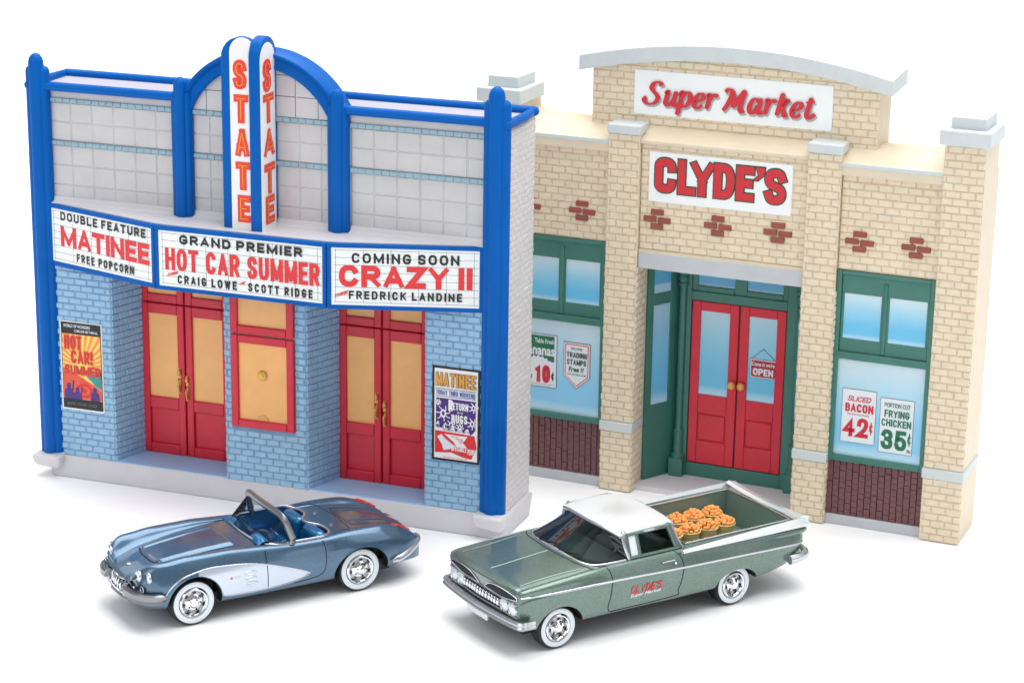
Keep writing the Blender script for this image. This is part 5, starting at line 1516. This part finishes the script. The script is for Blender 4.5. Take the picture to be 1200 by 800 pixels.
for i, (u, w_, z) in enumerate(path):
    t = Vector(path[min(i + 1, len(path) - 1)]) - Vector(path[max(i - 1, 0)]); t.normalize(); o_ = Vector((t.y, -t.x, 0)); o_ = o_ if o_.x * -1 + o_.y * (1 if w_ > 0 else -1) * .3 > 0 else -o_
    c = Vector((u, w_, z)); rows.append([bm.verts.new(B_.P(*(c + o_ * a + Vector((0, 0, b))))) for a, b in ((-.03, .08), (.05, .09), (.08, .05), (.06, .0), (.09, -.04), (.05, -.09), (-.03, -.09))])
for A, Bq in zip(rows, rows[1:]):
    for k in range(7): bm.faces.new([A[k], A[(k + 1) % 7], Bq[(k + 1) % 7], Bq[k]])
bm.faces.new(rows[0]); bm.faces.new(rows[-1][::-1])
obj('front_bumper', bm, MT['satin'], PK, smooth=True, angle=35)
bm = N(); cbox(bm, B_, -1.15, -1.10, -.45, .36, .53, .72); obj('number_plate', bm, MT['satin'], PK, bevel=.015)
bm = N(); path = dense([(6.2, 1.50, .84), (6.45, 1.5, .85), (6.72, 1.40, .86), (6.86, 1.0, .86), (6.9, 0, .86)], 5); path = path + [(u, -w, z) for u, w, z in path[-2::-1]]
tube(bm, [B_.P(*p) for p in path], .10, 10, sy=1.15); obj('rear_bumper', bm, MT['satin'], PK, smooth=True)
# side mouldings, handles, door lettering
for sg in (1, -1):
    bm = N()
    st = dense([(-.98, 1.40), (-.7, 1.38), (0, 1.36), (1.2, 1.345), (3.2, 1.275), (5.0, 1.235), (6.3, 1.20), (6.6, 1.20)], 8)
    wd = [.02 + .035 * min(1, i / 10) for i in range(len(st))]
    trim(bm, [B_.side(u, z, sg, .002) for u, z in st], wd, .03); obj('side_moulding', bm, MT['satin'], PK, smooth=True)
    bm = N(); trim(bm, [B_.side(2.62 + .34 * t, 1.475, sg, .02) for t in np.linspace(0, 1, 6)], .035, .03); ball(bm, B_.side(2.98, 1.40, sg, .02)[0], .03, 1)
    obj('door_handle', bm, MT['chrome'], PK, smooth=True)
prj = lambda x, z, d: B_.side(x, z, 1, d)[0]
bm = N()
letters(bm, None, "cLYDE'S", 1.80, 2.66, .925, 1.105, .145, gap=.13, d=.008, mi=0, proj=prj, slope=-.02, shear=.18)
script(bm, None, 'Super Market', 1.80, 2.62, .82, .92, .008, 1, .02, .2, proj=prj)
obj('door_lettering', bm, [MT['redprint'], MT['whitewall']], PK)
# tail fins: bright flared wing, green blade below
for sg in (1, -1):
    bm = N(); rows = []
    for i in range(25):
        t = i / 24; u = 3.18 + 3.55 * t; e = min(1, (1 - t) * 12 + .35); s_ = t ** .8
        sec = [(1.40 - .10 * s_, 1.60), (1.465 - .12 * s_, 1.655 + .08 * s_ * e), (1.48 - .10 * s_, 1.662 + .078 * s_ * e), (1.53 + .06 * s_ * e, 1.63 + .02 * s_), (1.525 + .05 * s_ * e, 1.60 + .0 * s_), (1.46, 1.56)]
        rows.append([bm.verts.new(B_.P(u, sg * a, b)) for a, b in sec])
    for A, Bq in zip(rows, rows[1:]):
        for k in range(6):
            f = bm.faces.new([A[k], A[(k + 1) % 6], Bq[(k + 1) % 6], Bq[k]]); f.material_index = 0 if k in (0, 1, 2, 3) and i > (0 if k else 6) else 1
    bm.faces.new(rows[0]); bm.faces.new(rows[-1][::-1])
    obj('tail_fin', bm, [MT['finwhite'], MT['cargreen']], PK, smooth=True, angle=30)
bm = N(); rows = []
for i in range(21):
    w_ = -1.36 + 2.72 * i / 20; k = abs(w_) / 1.36; z = 1.63 + .11 * k ** 1.6; u = 6.60 + .06 * (1 - k)
    rows.append([bm.verts.new(B_.P(*q)) for q in ((u - .06, w_, z + .0), (u + .03, w_, z + .04), (u + .24, w_, z - .02), (u + .18, w_, z - .12))])
for A, Bq in zip(rows, rows[1:]):
    for k in range(4): bm.faces.new([A[k], A[(k + 1) % 4], Bq[(k + 1) % 4], Bq[k]])
bm.faces.new(rows[0]); bm.faces.new(rows[-1][::-1])
obj('tail_wing', bm, MT['finwhite'], PK, smooth=True, angle=30)
for sg in (1, -1):
    bm = N(); ball(bm, B_.P(6.05, sg * 1.33, 1.43), .3, 3, (2.5, .5, .5)); obj('tail_pod', bm, MT['cargreen'], PK, smooth=True)
# bed rim, ribs, latch, wheel boxes
bm = N(); tube(bm, [B_.P(u, w, 1.655) for u, w in bed], .022, 8, closed=True); obj('bed_rim', bm, MT['satin'], PK, smooth=True)
bm = N()
for i in range(9):
    w_ = -1.0 + 2.0 * i / 8; cbox(bm, B_, 3.52, 6.42, w_ - .05, w_ + .05, .855, .875)
obj('bed_rib', bm, MT['bed'], PK, bevel=.008)
for sg in (1, -1):
    bm = N(); ball(bm, B_.P(4.74, sg * 1.16, .98), .5, 3, (1.0, .2, .72)); obj('wheel_box', bm, MT['bed'], PK, smooth=True)
bm = N(); cbox(bm, B_, 6.02, 6.34, -.32, -.22, .875, .96); obj('bed_latch', bm, MT['gap'], PK, bevel=.02)
bm = N(); cbox(bm, B_, 5.9, 5.98, -.3, -.24, .875, .94); obj('bed_bolt', bm, MT['chrome'], PK, bevel=.015)
# greenhouse
bm = N()
def roof(s_, t):
    a, b = 2 * s_ - 1, 2 * t - 1
    x = math.copysign(abs(a) ** .9, a); y = b
    k = max(abs(a), abs(b))
    # rounded rectangle mapping
    sx = a * math.sqrt(1 - b * b * .10); sy = b * math.sqrt(1 - a * a * .10)
    u = 2.485 + .755 * sx - .08 * (1 - b * b) * (1 - s_) ; w_ = 1.13 * sy
    z = 2.30 - .045 * abs(a) ** 3 - .075 * abs(b) ** 3 - (.03 if k > .97 else 0)
    return B_.P(u, w_, z)
patch(bm, roof, 30, 30)
bmesh.ops.solidify(bm, geom=bm.faces[:], thickness=.07)
rf = obj('roof', bm, MT['carwhite'], PK, smooth=True, angle=50)
edge = []
for i in range(61):
    q = i / 60 * 4; k = int(min(q, 3.999)); f = q - k
    s_, t = ((f, 1), (1, 1 - f), (1 - f, 0), (0, f))[k]
    edge.append(roof(s_, t) + Vector((0, 0, -.035)))
bm = N(); tube(bm, edge[:-1], .042, 8, closed=True); obj('roof_trim', bm, MT['satin'], rf, smooth=True)
ftop = [roof(0.02, t) + Vector((0, 0, -.05)) for t in np.linspace(1, 0, 41)]
wb_ = wsb + [(u, -w) for u, w in wsb[-2::-1]]
basep = [(u, w, 1.64 + .05 * (1 - abs(w) / 1.3)) for u, w in wb_]
bm = N(); patch(bm, lambda s_, t: B_.P(*along(basep, s_)).lerp(ftop[min(40, int(round(s_ * 40)))], t), 40, 6)
ws = obj('windscreen', bm, MT['smoke'], PK, smooth=True)
bm = N(); tube(bm, [B_.P(*p) for p in basep], .03, 8); obj('windscreen_base', bm, MT['satin'], ws, smooth=True)
for sg in (1, -1):
    bm = N(); tube(bm, [B_.P(1.90, sg * 1.26, 1.62), B_.P(1.84, sg * 1.20, 1.85), B_.P(1.83, sg * 1.12, 2.08), B_.P(1.88, sg * 1.04, 2.22)], .05, 8); obj('front_pillar', bm, MT['satin'], PK, smooth=True)
    bm = N()
    pr = [(3.04, 1.12, 2.2), (3.13, 1.22, 1.9), (3.27, 1.28, 1.63)]
    pr = dense(pr, 4); rows = []
    for u, w_, z in pr: rows.append([bm.verts.new(B_.P(u + a, sg * (w_ + b), z)) for a, b in ((-.07, .02), (.06, .0), (.06, -.08), (-.07, -.08))])
    for A, Bq in zip(rows, rows[1:]):
        for k in range(4): bm.faces.new([A[k], A[(k + 1) % 4], Bq[(k + 1) % 4], Bq[k]])
    bm.faces.new(rows[0]); bm.faces.new(rows[-1][::-1])
    obj('rear_pillar', bm, MT['cargreen'], PK, bevel=.02)
    bm = N(); tube(bm, [B_.P(u + .07, sg * (w_ - .02), z) for u, w_, z in pr], .024, 6); obj('rear_pillar_trim', bm, MT['satin'], PK, smooth=True)
    wq = lambda z: 1.27 - (z - 1.64) * .28
    def wbar(u0, z0, u1, z1, r): tube(bm, [B_.P(u0, sg * wq(z0), z0), B_.P((u0 + u1) / 2, sg * wq((z0 + z1) / 2), (z0 + z1) / 2), B_.P(u1, sg * wq(z1), z1)], r, 8)
    bm = N()
    wbar(1.93, 1.66, 1.90, 2.14, .035); wbar(2.20, 1.66, 2.16, 2.16, .04); wbar(1.90, 2.15, 2.98, 2.17, .045); wbar(2.98, 2.17, 3.14, 1.68, .045); wbar(1.9, 1.655, 3.2, 1.655, .04)
    obj('window_frame', bm, MT['cargreen'], PK, smooth=True)
    bm = N(); face(bm, [B_.P(2.2, sg * (wq(1.67) - .01), 1.67), B_.P(3.13, sg * (wq(1.67) - .01), 1.67), B_.P(2.98, sg * (wq(2.16) - .01), 2.16), B_.P(2.16, sg * (wq(2.16) - .01), 2.16)])
    obj('door_glass', bm, MT['smoke'], PK)
    bm = N(); face(bm, [B_.P(1.94, sg * (wq(1.67) - .01), 1.67), B_.P(2.18, sg * (wq(1.67) - .01), 1.67), B_.P(2.15, sg * (wq(2.14) - .01), 2.14), B_.P(1.92, sg * (wq(2.14) - .01), 2.14)])
    obj('vent_glass', bm, MT['whitewall'], PK)  # opaque white painted in for a bright reflection on the vent pane
bm = N(); patch(bm, lambda s_, t: B_.P(3.26 + .08 * (1 - (2 * s_ - 1) ** 2) - .20 * t, (1.22 - .12 * t) * (2 * s_ - 1), 1.64 + .56 * t), 16, 3)
obj('rear_glass', bm, MT['smoke'], PK, smooth=True)
# cabin
bm = N(); cbox(bm, B_, 2.5, 3.05, -1.08, 1.08, .92, 1.3); o = obj('bench_seat', bm, MT['cardark'], PK, bevel=.08, seg=3)
bm = N(); cbox(bm, B_, 2.86, 3.08, -1.08, 1.08, 1.0, 1.80); obj('backrest', bm, MT['cardark'], o, bevel=.08, seg=3)
bm = N()
cp = [(1.9, 1.14), (1.5, 1.10), (1.2, .98), (1.06, .7), (1.0, .3), (.99, 0)]; cp = cp + [(u, -w) for u, w in cp[-2::-1]] + [(1.9, -1.14)]
bm2 = plan_cut(B_, cp[:-1] , 1.3, 1.63)
obj('dashboard', bm2, MT['cardark'], PK, bevel=.03); bm.free()
bm = N(); cw_ = B_.P(2.12, .58, 1.66); ax = Vector((.82, 0, .57)).normalized(); b1 = Vector((0, 1, 0)); b2 = ax.cross(b1)
tube(bm, [cw_ + b1 * .3 * math.cos(R(a)) + b2 * .3 * math.sin(R(a)) for a in range(0, 360, 12)], .022, 6, closed=True, up=ax)
for a in (0, 180): tube(bm, [cw_, cw_ + b1 * .29 * math.cos(R(a)) + b2 * .29 * math.sin(R(a))], .018, 6)
tube(bm, [cw_, cw_ - ax * .4], .03, 8); obj('steering_wheel', bm, MT['whitewall'], PK, smooth=True)
for sg in (1, -1):
    for u in (.02, 4.74): wheel(B_, PK, u, sg * 1.36, .49, sg, .305)

# ================================================================== BASKETS in the bed
pkm = Matrix.Translation((1.0629, 45.9139, 0)) @ Matrix.Rotation(0.575, 4, 'Z')
def basket(local, label, seed):
    rg = random.Random(seed)
    t = empty('fruit_basket', label, 'basket', pkm @ local, 0.575 + rg.uniform(-.5, .5), 'baskets of orange fruit in the pickup bed')
    bm = N()
    lathe(bm, [(.165, 0), (.19, .13), (.195, .135), (.215, .26), (.22, .265), (.24, .40), (.247, .43), (.22, .43), (.2, .3)], (0, 0, 0), 'Z', 22)
    bk = obj('basket', bm, MT['basket'], t, smooth=True, angle=40)
    bm = N()
    for z, r_ in ((.03, .176), (.22, .214), (.41, .25)): tube(bm, [(r_ * math.cos(R(a)), r_ * math.sin(R(a)), z) for a in range(0, 360, 18)], .016, 6, closed=True)
    obj('hoop', bm, MT['basket'], bk, smooth=True)
    bm = N()
    k = 0
    for ring_, cnt, z in ((.2, 13, .445), (.145, 10, .495), (.08, 6, .535), (0, 1, .56)):
        for i in range(cnt):
            a = 2 * math.pi * (i + rg.uniform(-.2, .2)) / cnt + ring_ * 9
            ball(bm, (ring_ * math.cos(a) + rg.uniform(-.01, .01), ring_ * math.sin(a) + rg.uniform(-.01, .01), z + rg.uniform(-.015, .02)), rg.uniform(.048, .06), 2)
    obj('fruit', bm, MT['orangefruit'], t, smooth=True)
Lb = {0: 'basket of orange fruit in the near row, half hidden behind the cab corner', 1: 'basket of orange fruit in the near row, second from the cab', 2: 'basket of orange fruit in the near row, third from the cab',
      3: 'basket of orange fruit at the tailgate end of the near row', 4: 'basket of orange fruit in the far row, right behind the cab roof', 5: 'basket of orange fruit in the middle of the far row', 6: 'basket of orange fruit at the tailgate end of the far row'}
for i, (u, w_) in enumerate(((4.14, -.20), (4.64, -.20), (5.14, -.20), (5.64, -.20), (4.76, -.86), (5.26, -.86), (5.78, -.86))):
    basket(B_.P(u, w_, .876), Lb[i], i)
